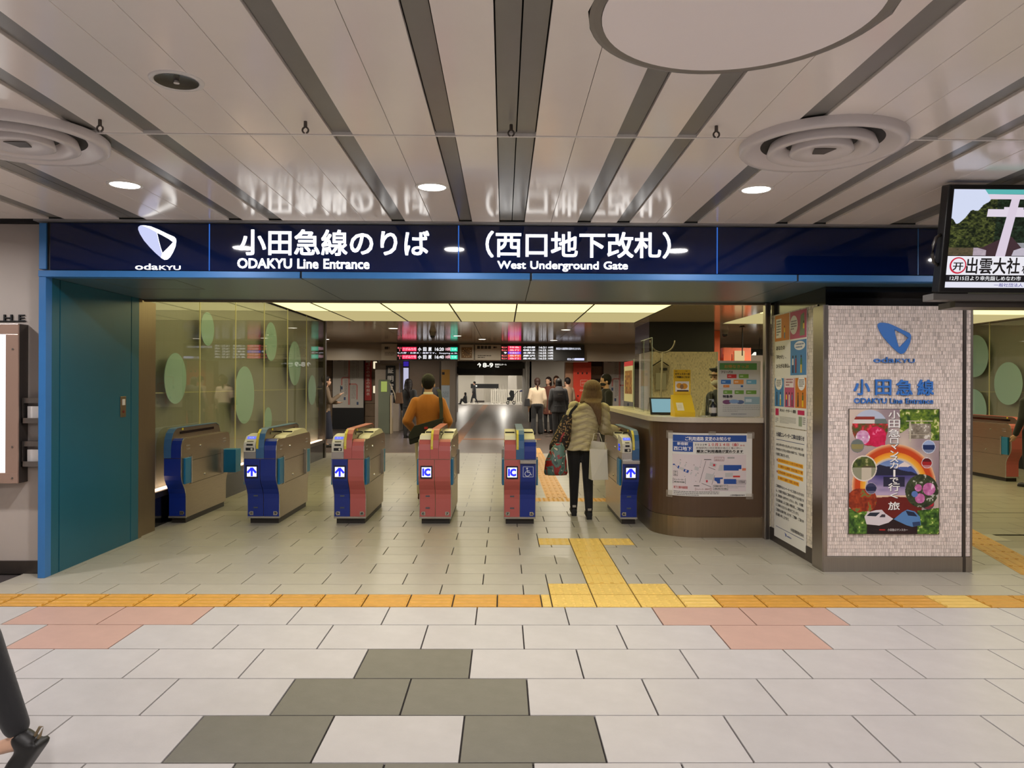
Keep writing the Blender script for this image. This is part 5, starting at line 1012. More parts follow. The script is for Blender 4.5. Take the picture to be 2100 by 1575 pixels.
for i, (a, b, c, d, col) in enumerate((('5', '特急', '小田原', '16:21', RD), ('4', '急行', '相模大野', '16:22', RD), ('9', '快速急行', '本厚木', '16:25', (110, 60, 220)), ('5', '急行', '藤沢', '16:30', (240, 90, 50)), ('4', '急行', '唐木田', '16:33', RD))):
    y = 0.365 - i * 0.084; p.rect(0.2, y, 0.6, y + 0.075, col, 1).text('地上' + a if i != 2 else a, 0.01 if i != 2 else 0.08, y + 0.01, 0.17, y + 0.065, (250, 110, 110) if i != 2 else WH, 1, 0.02).text(b, 0.25, y + 0.012, 0.55, y + 0.065, (255, 190, 200), 2, 0.02).text(c, 0.66, y + 0.01, 1.03, y + 0.068, WH, 1, 0.02).text(d, 1.14, y + 0.01, 1.36, y + 0.068, WH, 1, 0.015).text('10両', 1.42, y + 0.01, 1.57, y + 0.068, WH, 1, 0.015)
p.text('新松田から各駅停車小田原ゆきになります。', 1.66, 0.335, 3.36 - 0.95, 0.405, (225, 228, 245), 1, 0.015).text('新百合ヶ丘は', 2.0, 0.02, 2.22, 0.085, (225, 228, 245), 1, 0.015).rect(2.22, 0.02, 2.51, 0.085, (200, 205, 245), 1); p.build('led_rows', (0, -0.003, 0), U, V, LED, b2)
ck = empty('wall_clock_panel', (-1.33, 23.0, 2.22)); tag(ck, 'square brown clock in a beige panel between the departure boards', 'clock'); MB().box(0, 0.42, 0, 0.08, 0, 0.46).build('panel', mat('sign_beige', (176, 166, 148), 0.4), ck); MB().box(0.05, 0.37, -0.02, 0.0, 0.06, 0.38).build('dial', mat('clock_brown', (120, 88, 46), 0.5), ck)
for i in range(12): t = i * math.pi / 6; MB().box(0.21 + 0.125 * math.sin(t) - 0.012, 0.21 + 0.125 * math.sin(t) + 0.012, -0.023, -0.02, 0.22 + 0.125 * math.cos(t) - 0.012, 0.22 + 0.125 * math.cos(t) + 0.012).build('hour_mark', mat('clock_mark', (214, 190, 140), 0.4), ck)
MB().prism([(0.205, 0.215), (0.29, 0.17), (0.295, 0.18), (0.21, 0.228)], -0.025, -0.022, 'y').build('hour_hand', black, ck); MB().prism([(0.203, 0.22), (0.12, 0.30), (0.127, 0.306), (0.216, 0.226)], -0.028, -0.025, 'y').build('minute_hand', black, ck)
os_ = empty('overhead_sign', (-0.87, 23.0, 2.22)); tag(os_, 'beige overhead sign panel with small black squares right of the clock', 'sign'); MB().box(0, 0.78, 0, 0.08, 0, 0.46).build('panel', mat('sign_beige', (176, 166, 148), 0.4), os_)
p = Print(); [p.rect(0.06 + i * 0.11, 0.34, 0.15 + i * 0.11, 0.43, (50, 46, 40), 1) for i in range(4)]; p.dashes(0.55, 0.35, 0.76, 0.42, 1, (60, 56, 50), 1, 3, 0.8).dashes(0.08, 0.05, 0.5, 0.16, 2, (90, 82, 70), 1, 4, 0.5); p.build('print', (0, -0.002, 0), U, V, PRINT, os_)
pl8 = empty('platform_sign', (-1.49, 25.0, 2.01)); tag(pl8, 'black hanging platform sign with white arrow and numbers 8-9', 'sign'); MB().box(0, 2.18, 0, 0.1, 0, 0.2).build('panel', black, pl8)
SGW = glow('platform_sign_white', (255, 252, 240), 1.0)
text3d('arrow', '↑', (0.62, -0.001, 0.03), U, V, 0.13, 0.15, SGW, pl8, 0.03, 0.004); text3d('lettering', '8-9', (0.80, -0.001, 0.03), U, V, 0.34, 0.15, SGW, pl8, 0.03, 0.004); text3d('lettering', '番線地上ホーム', (1.20, -0.001, 0.10), U, V, 0.38, 0.06, SGW, pl8, 0.01, 0.004); text3d('lettering', 'Track', (1.20, -0.001, 0.03), U, V, 0.14, 0.05, SGW, pl8, 0.01, 0.004)
for x in (0.2, 1.98): MB().box(x, x + 0.03, 0.04, 0.07, 0.2, 0.81).build('hanger', dark_steel, pl8)
ds = empty('dark_hanging_board', (-2.0, 32, 1.92)); tag(ds, 'unlit dark hanging board above the far bright hall', 'sign'); MB().box(0, 1.62, 0, 0.1, 0, 0.3).build('panel', mat('dark_board', (24, 28, 32), 0.35), ds)
for x in (0.2, 1.4): MB().box(x, x + 0.03, 0.04, 0.07, 0.3, 0.90).build('hanger', dark_steel, ds)
# camera domes
for x, y, l in ((-1.69, 18.07, 'dark dome camera above the left departure board'), (4.95, 17.0, 'dark dome camera over the staff office')):
    e = empty('dome_camera', (x, y, 2.735)); tag(e, l, 'security camera', 'dome cameras'); MB().lathe([(0.085, 0.0), (0.085, -0.02), (0.07, -0.06), (0.065, -0.1), (0.06, -0.1)], 20).build('housing', mat('camera_grey', (120, 112, 100), 0.4), e, smooth=True); MB().lathe([(0.06, -0.095), (0.055, -0.13), (0.035, -0.155), (1e-4, -0.162)], 20).build('dome', black_g, e, smooth=True)
# columns, walls and posters further in
struct(box('wall_panel_left', mat('panel_pinkish', (140, 120, 104), 0.5, var=0.04), -14, -2.5, 30.2, 30.5, 0, 2.82))
col1 = empty('concourse_column', (-2.5, 29.6, 0)); tag(col1, 'grey column with yellow and white notices left of the far hall', 'column'); MB().box(0, 0.62, 0, 0.9, 0, 2.82).build('shaft', grey_wall, col1); MB().box(0.0, 0.05, -0.03, 0.0, 0, 2.5).build('edge', dark_steel, col1)
p = Print(); p.rect(0.08, 1.45, 0.40, 2.05, (176, 130, 60), 1).rect(0.1, 1.85, 0.2, 1.95, (40, 36, 40), 2).rect(0.08, 0.5, 0.40, 1.43, (178, 190, 200), 1).dashes(0.12, 0.9, 0.36, 1.2, 5, (130, 140, 150), 2, 5, 0.4); p.build('notices', (0, -0.002, 0), U, V, PRINT, col1)
struct(box('wall_white_right', pale_wall, 1.02, 16, 30.2, 30.5, 0, 2.82)); struct(box('wall_white_return', pale_wall, 1.0, 1.1, 30.2, 41, 0, 2.82)); struct(box('wall_return_left', grey_wall, -2.6, -2.45, 30.5, 41, 0, 2.82))
rp = empty('red_pillar', (2.2, 24.0, 0)); tag(rp, 'bright red wrapped pillar with white lettering behind the waiting group', 'pillar'); MB().box(0, 0.56, 0, 0.5, 0, 2.2).build('shaft', mat('bright_red_wrap', (226, 64, 40), 0.45), rp); MB().box(-0.25, 0.0, 0.1, 0.5, 0, 2.2).build('side_panel', mat('wrap_beige', (186, 140, 110), 0.5), rp)
p = Print(); p.text('OASIS', 0.2, 1.28, 0.46, 1.34, (250, 210, 190), 1, 0.02).frame(0.22, 1.44, 0.46, 1.64, 0.012, (250, 200, 180), 1).dashes(0.26, 1.5, 0.42, 1.58, 3, (250, 170, 150), 1, 3)
for a in (0.12, 0.26, 0.40):
    for b in (1.82, 1.1, 0.88): p.rect(a, b, a + 0.05, b + 0.06, (60, 24, 20), 1)
p.build('print', (0, -0.002, 0), U, V, PRINT, rp)
# orange shop front and number sign seen over the counter
of = empty('orange_shop_front', (4.78, 17.2, 0)); tag(of, 'orange shop front with lit posters far behind the staff office', 'shop front'); om = mat('shop_orange', (226, 104, 58), 0.45)
MB().box(0.0, 0.12, 0, 0.2, 0, 2.73).build('post', om, of); MB().box(0.22, 0.40, 0.05, 0.3, 0, 2.35).build('column', om, of); MB().box(0.44, 0.86, 0.1, 0.2, 1.1, 2.35).build('frame', om, of); MB().box(0.0, 2.4, 0.6, 0.7, 0, 2.2).build('back_wall', grey_wall, of)  # post brought close at full height to mimic orange reflections in the ceiling
MB().box(0.48, 0.70, 0.06, 0.1, 2.0, 2.28).build('lit_poster', glow('shop_poster', (236, 205, 150), 0.8), of); MB().box(0.48, 0.82, 0.06, 0.1, 1.5, 1.9).build('lit_poster', glow('shop_poster', (236, 205, 150), 0.8), of)
MB().box(0.2, 0.44, 0.06, 0.12, 2.2, 2.34).build('fascia', om, of)
n4 = empty('platform_number_sign', (6.45, 20.0, 1.95)); tag(n4, 'black sign with a large white figure four seen over the counter', 'sign'); MB().box(-0.15, 0.9, 0, 0.08, 0, 0.5).build('panel', black, n4); text3d('lettering', '4', (-0.02, -0.001, 0.08), U, V, 0.26, 0.34, SGW, n4, 0.03, 0.004); MB().box(0.3, 0.33, 0.03, 0.06, 0.5, 0.79).build('hanger', dark_steel, n4)
pn = empty('pendant_pole', (5.0, 15.9, 2.735)); tag(pn, 'thin dark pendant pole over the staff office', 'pole'); MB().tube([(0, 0, 0), (0, 0, -0.62)], 0.012, 8).build('rod', black, pn); MB().disc(0.07, 0.05, -0.03, 0.0, 14).build('rose', black, pn)
# far bright hall
fh = mat('far_hall_wall', (226, 220, 208), 0.5)
struct(box('wall_far_end', fh, -14, 16, 63.5, 63.8, 0, 3.2)); struct(box('ceiling_far_hall', mat('far_ceiling', (120, 112, 100), 0.5), -14, 16, 41.3, 64, 2.7, 2.9)); struct(box('wall_hall_lintel', mat('lintel_dark', (70, 64, 58), 0.5), -14, 16, 41, 41.3, 1.96, 2.9))
for sgn, x0, x1 in ((-1, -14, -2.56), (1, 1.33, 16)): struct(box('wall_hall_side', grey_wall if sgn < 0 else pale_wall, x0, x1, 40.9, 41.2, 0, 2.82))
for i in range(4):
    x = -6.0 + i * 3.0; o = MB().box(-0.08, 0.08, 0, 19, -0.08, -0.02); e = empty('strip_light', (x, 43, 2.7)); tag(e, ('leftmost', 'second', 'third', 'rightmost')[i] + ' long strip light of the far bright hall', 'strip light', 'strip lights of the far hall'); o.build('tube', glow('far_strip', (255, 248, 235), 20.0), e); MB().box(-0.12, 0.12, 0, 19, -0.02, -0.005).build('tray', white_paint, e)
fb_ = empty('white_barrier', (-1.0, 58.5, 0)); tag(fb_, 'long white slatted barrier across the far hall', 'barrier'); MB().box(0, 4.2, 0, 0.05, 1.0, 1.08).build('top_rail', fh, fb_); MB().box(0, 4.2, 0, 0.05, 0.08, 0.14).build('bottom_rail', fh, fb_)
slat = MB().box(0, 0.10, 0, 0.04, 0.0, 1.05).mesh('slat'); slat.materials.append(fh)
for i in range(26): o = link('slat', slat, None, fb_); o.location = (0.02 + i * 0.16, 0.005, 0)
hb = empty('far_notice_board', (-2.6, 60, 1.15)); tag(hb, 'dark notice board behind the walker in the far hall', 'board'); MB().box(0, 2.2, 0, 0.06, 0, 0.35).build('panel', black, hb); MB().box(0.35, 0.5, -0.01, 0.0, 0.12, 0.24).build('lit_square', SGW, hb); [MB().box(x, x + 0.06, 0.0, 0.05, -1.15, 0).build('leg', dark_steel, hb) for x in (0.1, 2.0)]
for x, l in ((-2.3, 'left white column of the far hall'), (0.35, 'white column of the far hall behind the barrier'), (1.6, 'right white column of the far hall')):
    e = empty('far_column', (x, 61.5, 0)); tag(e, l, 'column', 'columns of the far hall'); MB().box(0, 0.7, 0, 0.7, 0, 2.7).build('shaft', pale_wall, e); MB().box(-0.03, 0.73, -0.03, 0.73, 0, 0.15).build('base', dark_steel, e)

for i, (x, y) in enumerate([(-3.6, 27.6), (0.2, 27.6), (3.6, 28.0), (-0.8, 33.5), (-0.8, 38)]):
    downlight(x, y, 2.82, 'added fill light past the departure boards, ' + ('left', 'middle', 'right', 'before the far hall', 'at the far hall lintel')[i], r=0.1, watts=(45, 34, 55, 14, 14)[i], lens=lens_in, group='added fill lights past the departure boards', col=(1.0, 0.9, 0.75))  # added lamps that lift the dark space beyond the board header
# ------------------------------------------------------------------ people
def ring(c, rx, ry, n=16, yaw=0.0, tilt=0.0):
    cy, sy_ = math.cos(yaw), math.sin(yaw); out = []
    for k in range(n):
        t = 2 * math.pi * k / n; x, y = rx * math.cos(t), ry * math.sin(t); out.append((c[0] + x * cy - y * sy_, c[1] + x * sy_ + y * cy, c[2] + tilt * y))
    return out
def capsule(mb, p0, r0, p1, r1, n=10):
    p0, p1 = Vector(p0), Vector(p1); d = p1 - p0; L = d.length
    d = d / L if L > 1e-6 else Vector((0, 0, 1)); a = d.orthogonal().normalized(); b = d.cross(a); rings = []
    for c, r, ts in ((p0, r0, (-0.98, -0.7, -0.35, 0.0)), (p1, r1, (0.0, 0.35, 0.7, 0.98))):
        for t in ts:
            rr = r * math.sqrt(max(0.0, 1 - t * t)); cc = c + d * (r * t); rings.append([cc + (a * math.cos(2 * math.pi * k / n) + b * math.sin(2 * math.pi * k / n)) * max(rr, 0.0008) for k in range(n)])
    mb.loft(rings)
def ellipsoid(mb, c, r, n=14, m=9):
    rings = []
    for j in range(m):
        t = -math.pi / 2 + math.pi * (j + 0.5) / m; rings.append([(c[0] + r[0] * math.cos(t) * math.cos(2 * math.pi * k / n), c[1] + r[1] * math.cos(t) * math.sin(2 * math.pi * k / n), c[2] + r[2] * math.sin(t)) for k in range(n)])
    mb.loft(rings)
def skin(mb, name, m, parent, voxel=0.012, it=4):
    """fuse overlapping volumes into one continuous smooth surface"""
    me = mb.mesh(name); o = bpy.data.objects.new('tmp', me); COL.objects.link(o); r = o.modifiers.new('r', 'REMESH'); r.mode = 'VOXEL'; r.voxel_size = voxel
    if it: s = o.modifiers.new('s', 'SMOOTH'); s.iterations = it; s.factor = 0.5
    dg = bpy.context.evaluated_depsgraph_get(); nm = bpy.data.meshes.new_from_object(o.evaluated_get(dg)); bpy.data.objects.remove(o); bpy.data.meshes.remove(me); nm.name = name; nm.materials.clear()
    return link(name, nm, m, parent, True)
SKIN = mat('skin_tone', (206, 164, 138), 0.5, var=0.03)
def lerp(a, b, t): return tuple(a[i] + (b[i] - a[i]) * t for i in range(3))
def hand(mb, w, d, side, curl=0.5, s=1.0):
    """palm and five fingers from wrist w along direction d"""
    w = Vector(w); d = Vector(d).normalized(); ac = Vector((1, 0, 0)) if abs(d.x) < 0.8 else Vector((0, 0, 1)); ac = (ac - d * ac.dot(d)).normalized(); nr = d.cross(ac).normalized() * side
    capsule(mb, w, 0.024 * s, w + d * 0.05 * s, 0.028 * s)
    for o_ in (-0.02, 0.02): capsule(mb, w + ac * o_ * s + d * 0.03 * s, 0.017 * s, w + ac * o_ * 1.1 * s + d * 0.08 * s, 0.016 * s)
    for i, (o_, l) in enumerate(((-0.031, 0.068), (-0.0105, 0.080), (0.0105, 0.074), (0.031, 0.058))):
        k = w + ac * o_ * s + d * 0.085 * s; a = k + (d * math.cos(curl * 0.5) + nr * math.sin(curl * 0.5)) * l * 0.5 * s; b = a + (d * math.cos(curl * 1.4) + nr * math.sin(curl * 1.4)) * l * 0.5 * s
        capsule(mb, k, 0.0095 * s, a, 0.009 * s, 8); capsule(mb, a, 0.009 * s, b, 0.0075 * s, 8)
    k = w - ac * 0.026 * s + d * 0.03 * s; a = k - ac * 0.025 * s + d * 0.025 * s + nr * 0.01 * s; capsule(mb, k, 0.012 * s, a, 0.0105 * s, 8); capsule(mb, a, 0.0105 * s, a + d * 0.028 * s + nr * 0.008 * s, 0.0085 * s, 8)
def person(label, loc, rz, H, top, bottom, shoe, hair_c, J=None, hair='short', coat=None, skirt=None, flare=0.0, quilt=False, voxel=0.012, girth=1.0, mask=None, sleeve=1.0, skinm=None, name='person', collar=None, build_legs=True, top_hem=0.50, hands=(0.4, 0.4), far=False, pitch=None, hem_leg=0.97):
    """standing figure facing local +y; J overrides joints (in units of height)"""
    g = empty(name, loc, rz); tag(g, label, 'person'); S = H
    j = dict(pelvis=(0, 0, 0.535), chest=(0, 0.0, 0.72), neck=(0, 0, 0.835), head=(0, 0.012, 0.925), shL=(-0.102, 0, 0.785), shR=(0.102, 0, 0.785), elL=(-0.135, -0.01, 0.63), elR=(0.135, -0.01, 0.63), wrL=(-0.14, 0.05, 0.49), wrR=(0.14, 0.05, 0.49), hipL=(-0.052, 0, 0.51), hipR=(0.052, 0, 0.51), knL=(-0.055, 0.012, 0.285), knR=(0.055, 0.012, 0.285), anL=(-0.055, -0.01, 0.045), anR=(0.055, -0.01, 0.045))
    if J: j.update(J)
    P = {k: tuple(c * S for c in v) for k, v in j.items()}; m_skin = skinm or SKIN; q = girth
    # body: one continuous surface from head to feet
    b = MB(); hd = Vector(P['head']); nk = Vector(P['neck'])
    ellipsoid(b, hd + Vector((0, -0.002, 0.012)) * S, (0.046 * S, 0.057 * S, 0.064 * S)); ellipsoid(b, hd + Vector((0, 0.02, -0.03)) * S, (0.034 * S, 0.038 * S, 0.042 * S))
    capsule(b, hd + Vector((0, 0.054, -0.012)) * S, 0.007 * S, hd + Vector((0, 0.058, -0.022)) * S, 0.009 * S); 
    for s in (-1, 1): ellipsoid(b, hd + Vector((s * 0.048, -0.004, -0.012)) * S, (0.008 * S, 0.014 * S, 0.02 * S), 8, 6)
    ellipsoid(b, hd + Vector((0, 0.052, -0.041)) * S, (0.014 * S, 0.007 * S, 0.005 * S), 8, 5)
    capsule(b, nk, 0.033 * S, hd - Vector((0, 0.012, 0.03)) * S, 0.031 * S); ch = Vector(P['chest']); pv = Vector(P['pelvis'])
    b.loft([ring(pv - Vector((0, 0, 0.03)) * S, 0.075 * S, 0.05 * S), ring(lerp(pv, ch, 0.5), 0.07 * S, 0.05 * S), ring(ch, 0.085 * S, 0.055 * S), ring(lerp(ch, nk, 0.7), 0.09 * S, 0.045 * S), ring(nk, 0.03 * S, 0.03 * S)])
    for s in 'LR':
        capsule(b, P['sh' + s], 0.028 * S, P['el' + s], 0.022 * S); capsule(b, P['el' + s], 0.022 * S, P['wr' + s], 0.015 * S); d = (Vector(P['wr' + s]) - Vector(P['el' + s])).normalized()
        if far: capsule(b, P['wr' + s], 0.016 * S, Vector(P['wr' + s]) + d * 0.085 * S, 0.014 * S)
        else: hand(b, P['wr' + s], d, -1 if s == 'L' else 1, hands[0 if s == 'L' else 1], S / 1.7)
        capsule(b, P['hip' + s], 0.04 * S, P['kn' + s], 0.028 * S); capsule(b, P['kn' + s], 0.028 * S, P['an' + s], 0.018 * S); capsule(b, P['an' + s], 0.018 * S, Vector(P['an' + s]) + Vector((0, 0.06, -0.02)) * S, 0.015 * S)
    skin(b, 'body', m_skin, g, voxel if far else min(voxel, 0.010), 2)
    ey = mat('eye_dark', (30, 24, 22), 0.2)
    for s in (-1, 1): e_ = MB(); ellipsoid(e_, hd + Vector((s * 0.02, 0.0525, 0.0)) * S, (0.0075 * S, 0.004 * S, 0.0045 * S), 8, 6); e_.build('eye', ey, g, smooth=True)
    # top
    t = MB(); n = 22; hem = top_hem * S; rings = []
    for i in range(n + 1):
        f = i / n; z = hem + (nk.z + 0.006 * S - hem) * f; zz = z / S
        if z <= ch.z: a = (z - hem) / max(1e-6, ch.z - hem); c = lerp((pv.x + (pv.x - ch.x) * max(0, (pv.z - hem) / max(1e-6, ch.z - pv.z)) * 0.4, pv.y, hem), ch, a); rx = (0.094 + 0.006 * a - 0.010 * math.sin(a * math.pi)) * S * q; ry = (0.066 - 0.004 * math.sin(a * math.pi)) * S * q
        else: a = (z - ch.z) / max(1e-6, nk.z + 0.006 * S - ch.z); c = lerp(ch, nk, a); rx = (0.10 * (1 - a ** 3) + 0.040 * a ** 3 + 0.004 * math.sin(a * math.pi)) * S * q; ry = (0.066 * (1 - a * a) + 0.040 * a * a) * S * q
        if coat and z < ch.z: rx *= 1 + coat * (1 - (z - hem) / (ch.z - hem)); ry *= 1 + coat * (1 - (z - hem) / (ch.z - hem))
        rings.append(ring((c[0], c[1], z), rx, ry))
    if quilt:
        fine = []; N = 120
        for i in range(N + 1):
            f = i / N * n; k = min(n - 1, int(f)); a = f - k; rr = [lerp(p0, p1, a) for p0, p1 in zip(rings[k], rings[k + 1])]; cx = sum(p[0] for p in rr) / len(rr); cy = sum(p[1] for p in rr) / len(rr); z = rr[0][2]; out = []
            for p0 in rr:
                zz = z + 0.05 * abs(p0[0] - cx) / 0.15; puff = 0.026 * abs(math.sin(zz / 0.075 * math.pi)) ** 0.55 + 0.008 + 0.02 * max(0.0, 1 - (z - hem) / 0.22); d = Vector((p0[0] - cx, p0[1] - cy, 0)); L = d.length; d = d / L if L > 0 else d; out.append((p0[0] + d.x * puff, p0[1] + d.y * puff, p0[2]))
            fine.append(out)
        t.loft(fine)
    else: t.loft(rings)
    for s in 'LR':
        sh, el, wr = Vector(P['sh' + s]), Vector(P['el' + s]), Vector(P['wr' + s]); capsule(t, lerp(sh, ch, 0.25), 0.045 * S * q, sh, 0.040 * S * q)
        if quilt:
            for (p0, p1, ra, rb_) in ((sh, el, 0.046, 0.042), (el, wr, 0.042, 0.032)):
                k = 5
                for i in range(k): a0, a1 = p0.lerp(p1, i / k), p0.lerp(p1, (i + 1) / k); ellipsoid(t, (a0 + a1) / 2, (ra * S * 0.95, ra * S * 0.95, ra * S * 0.95), 12, 8)
                capsule(t, p0, ra * S * 0.95, p1, rb_ * S * 0.95)
        else:
            capsule(t, sh, 0.040 * S * q, el, 0.035 * S * q); e2 = el.lerp(wr, sleeve); capsule(t, el, 0.035 * S * q, e2, 0.027 * S * q)
    if collar == 'hood': ellipsoid(t, nk + Vector((-0.006, -0.066, -0.045)) * S, (0.085 * S, 0.036 * S, 0.048 * S))
    elif collar == 'high': capsule(t, nk + Vector((0, 0, -0.01)) * S, 0.048 * S, nk + Vector((0, 0.004, 0.03)) * S, 0.044 * S)
    jk = skin(t, 'jacket' if not coat else 'coat', top, g, voxel * (0.7 if quilt else 1.0), 1 if quilt else 4)
    if quilt:   # stitched channels
        for v, nn in zip(jk.data.vertices, [v.normal.copy() for v in jk.data.vertices]):
            arm = abs(v.co.x - ch.x) > 0.105 * S and v.co.z < nk.z
            ph = (v.co.z + 0.35 * abs(v.co.x - ch.x) if not arm else v.co.z * 0.8 + abs(v.co.x - ch.x) * 0.5) / 0.072
            v.co += nn * (0.013 * (abs(math.sin(ph * math.pi)) ** 0.5 - 0.7))
    # legs
    l = MB(); q2 = 0.9 if quilt else q
    if skirt:
        z0 = skirt * S; l.loft([ring((pv.x, pv.y, z0), 0.13 * S, 0.11 * S), ring(lerp((pv.x, pv.y, z0), pv, 0.6), 0.11 * S, 0.085 * S), ring(pv, 0.085 * S, 0.062 * S), ring((pv.x, pv.y, pv.z + 0.06 * S), 0.075 * S, 0.055 * S)])
    else:
        ellipsoid(l, (pv.x, pv.y - 0.006 * S, pv.z - 0.01 * S), (0.092 * S * q2, 0.066 * S * q2 * (0.85 if quilt else 1), 0.065 * S))
        for s in 'LR':
            capsule(l, P['hip' + s], 0.053 * S * q, P['kn' + s], 0.039 * S * q); an = Vector(P['an' + s]); kn = Vector(P['kn' + s]); e2 = kn.lerp(an, hem_leg); capsule(l, kn, 0.039 * S * q, e2, (0.028 + flare) * S * q)
    skin(l, 'skirt' if skirt else 'trousers', bottom, g, voxel, 3)
    for s in 'LR':
        a = Vector(P['an' + s]); sh_ = MB(); ellipsoid(sh_, a + Vector((0, 0.045, -0.022)) * S, (0.026 * S, 0.075 * S, 0.02 * S)); capsule(sh_, a + Vector((0, -0.005, 0.0)) * S, 0.025 * S, a + Vector((0, -0.005, -0.02)) * S, 0.025 * S); sh_.box(a.x - 0.024 * S, a.x + 0.024 * S, a.y - 0.03 * S, a.y + 0.11 * S, a.z - 0.045 * S, a.z - 0.03 * S); so = skin(sh_, 'shoe', shoe, g, 0.012, 2)
        if pitch and s in pitch:
            Rm = Matrix.Translation(a) @ Matrix.Rotation(pitch[s], 4, 'X') @ Matrix.Translation(-a); so.data.transform(Rm)
    # hair
    hm_ = mat('hair_%d_%d_%d' % hair_c, hair_c, 0.55, var=0.3, scale=22, stretch=(6, 6, 0.6), spec=0.25, bump=0.5, bscale=16); h = MB(); r = (0.056 * S, 0.064 * S, 0.062 * S); hc = hd + Vector((0, -0.012, 0.022)) * S
    ellipsoid(h, hc, r)
    if hair == 'short': ellipsoid(h, hd + Vector((0, -0.032, -0.008)) * S, (0.048 * S, 0.034 * S, 0.04 * S))
    if hair in ('long', 'pony', 'bob'): ellipsoid(h, hd + Vector((0, -0.028, -0.012)) * S, (0.055 * S, 0.042 * S, 0.05 * S))
    if hair == 'bob': h.loft([ring(hd + Vector((0, -0.03, -0.085)) * S, 0.056 * S, 0.035 * S), ring(hd + Vector((0, -0.025, -0.03)) * S, 0.06 * S, 0.045 * S), ring(hd + Vector((0, -0.012, 0.03)) * S, 0.055 * S, 0.055 * S)])
    if hair == 'pony': capsule(h, hd + Vector((0, -0.06, -0.02)) * S, 0.022 * S, hd + Vector((0, -0.085, -0.06)) * S, 0.018 * S); capsule(h, hd + Vector((0, -0.085, -0.06)) * S, 0.018 * S, hd + Vector((0, -0.075, -0.15)) * S, 0.008 * S)
    if hair == 'long':
        hv = Vector((0, 0, 0)); ellipsoid(h, hc + Vector((0, -0.006, 0.004)) * S, (0.066 * S, 0.070 * S, 0.062 * S))
        h.loft([ring(nk + Vector((0.062, -0.085, -0.16)) * S, 0.010 * S, 0.008 * S), ring(nk + Vector((0.055, -0.098, -0.10)) * S, 0.020 * S, 0.012 * S), ring(nk + Vector((0.042, -0.100, -0.045)) * S, 0.034 * S, 0.018 * S), ring(nk + Vector((0.016, -0.078, 0.0)) * S, 0.058 * S, 0.028 * S), ring(hd + Vector((0, -0.046, -0.05)) * S, 0.072 * S, 0.042 * S), ring(hd + Vector((0, -0.028, 0.0)) * S, 0.070 * S, 0.055 * S), ring(hd + Vector((0, -0.016, 0.045)) * S, 0.055 * S, 0.052 * S)])
        for sx in (-1, 1): capsule(h, hd + Vector((sx * 0.05, -0.005, -0.01)) * S, 0.022 * S, nk + Vector((sx * 0.055, -0.03, 0.0)) * S, 0.020 * S)
    ho = skin(h, 'hair', hm_, g, voxel, 2)
    # clear the face: pull hair in front of the forehead back
    for v in ho.data.vertices:
        lim = hd.y + (0.030 if v.co.z < hd.z + 0.03 * S else 0.05) * S
        if v.co.y > lim and v.co.z < hd.z + 0.045 * S: v.co.y = hd.y + 0.01 * S; v.co.x = hd.x + (v.co.x - hd.x) * 0.8
    if mask:
        k = MB(); ellipsoid(k, hd + Vector((0, 0.022, -0.034)) * S, (0.037 * S, 0.040 * S, 0.030 * S)); k.build('face_mask', mask, g, smooth=True)
    return g
cl_black = mat('cloth_black', (20, 20, 23), 0.8, bump=0.2, bscale=30, sheen=0.2); cl_dark = mat('cloth_charcoal', (34, 33, 36), 0.8); sh_black = mat('shoe_black', (16, 15, 15), 0.45); sh_white = mat('shoe_white', (214, 208, 198), 0.5)
# man in the orange-brown jacket, hands on hips, walking through
orange = mat('ochre_jacket', (178, 106, 28), 0.75, var=0.08, scale=7, bump=0.35, bscale=9, sheen=0.3)
m1 = person('man in ochre jacket with dark shoulder bag, seen from behind at the pink gate', (-0.985, 9.95, 0), 0.0, 1.62, orange, mat('cream_trousers', (206, 192, 164), 0.7), mat('shoe_brown', (96, 50, 36), 0.5), (24, 22, 22),
    J=dict(shL=(-0.10, 0, 0.775), shR=(0.10, 0, 0.775), elL=(-0.165, -0.045, 0.625), elR=(0.165, -0.045, 0.625), wrL=(-0.125, 0.055, 0.55), wrR=(0.125, 0.06, 0.55)), hair='short', girth=1.12, voxel=0.009, top_hem=0.50)
k = MB(); k.lathe([(0.056, 1.34), (0.068, 1.355), (0.06, 1.385), (0.054, 1.39)], 20); k.build('shirt_collar', mat('white_shirt', (226, 220, 206), 0.6), m1, smooth=True)
bgm = mat('dark_green_canvas', (44, 46, 38), 0.75, bump=0.3, bscale=14)
bag = empty('shoulder_bag', (-1.0, 9.77, 0.865), 0.0); tag(bag, 'dark green messenger bag slung across the back of the ochre jacket', 'bag')
bb_ = MB(); bb_.prism([(-0.20, -0.15), (0.15, -0.03), (0.235, 0.20), (-0.14, 0.09), (-0.215, -0.02)], -0.055, 0.055, 'y'); bb_.build('body', bgm, bag, 0.02, True)
MB().prism([(-0.21, -0.02), (-0.195, -0.085), (0.17, 0.05), (0.24, 0.205), (-0.14, 0.095)], -0.068, -0.05, 'y').build('flap', bgm, bag, 0.006); MB().box(-0.01, 0.035, -0.074, -0.066, 0.055, 0.085).build('red_label', mat('red_label', (196, 48, 40), 0.5), bag)
def ribbon(pts, w, th, ax=(1, 0, 0)):
    mb = MB(); rs = []; A = Vector(ax)
    for i, p in enumerate(pts):
        d = (Vector(pts[min(i + 1, len(pts) - 1)]) - Vector(pts[max(i - 1, 0)])).normalized(); s_ = (A - d * A.dot(d)).normalized(); n_ = d.cross(s_).normalized(); p = Vector(p); rs.append([p + s_ * w / 2 + n_ * th, p - s_ * w / 2 + n_ * th, p - s_ * w / 2 - n_ * th, p + s_ * w / 2 - n_ * th])
    return mb.loft(rs)
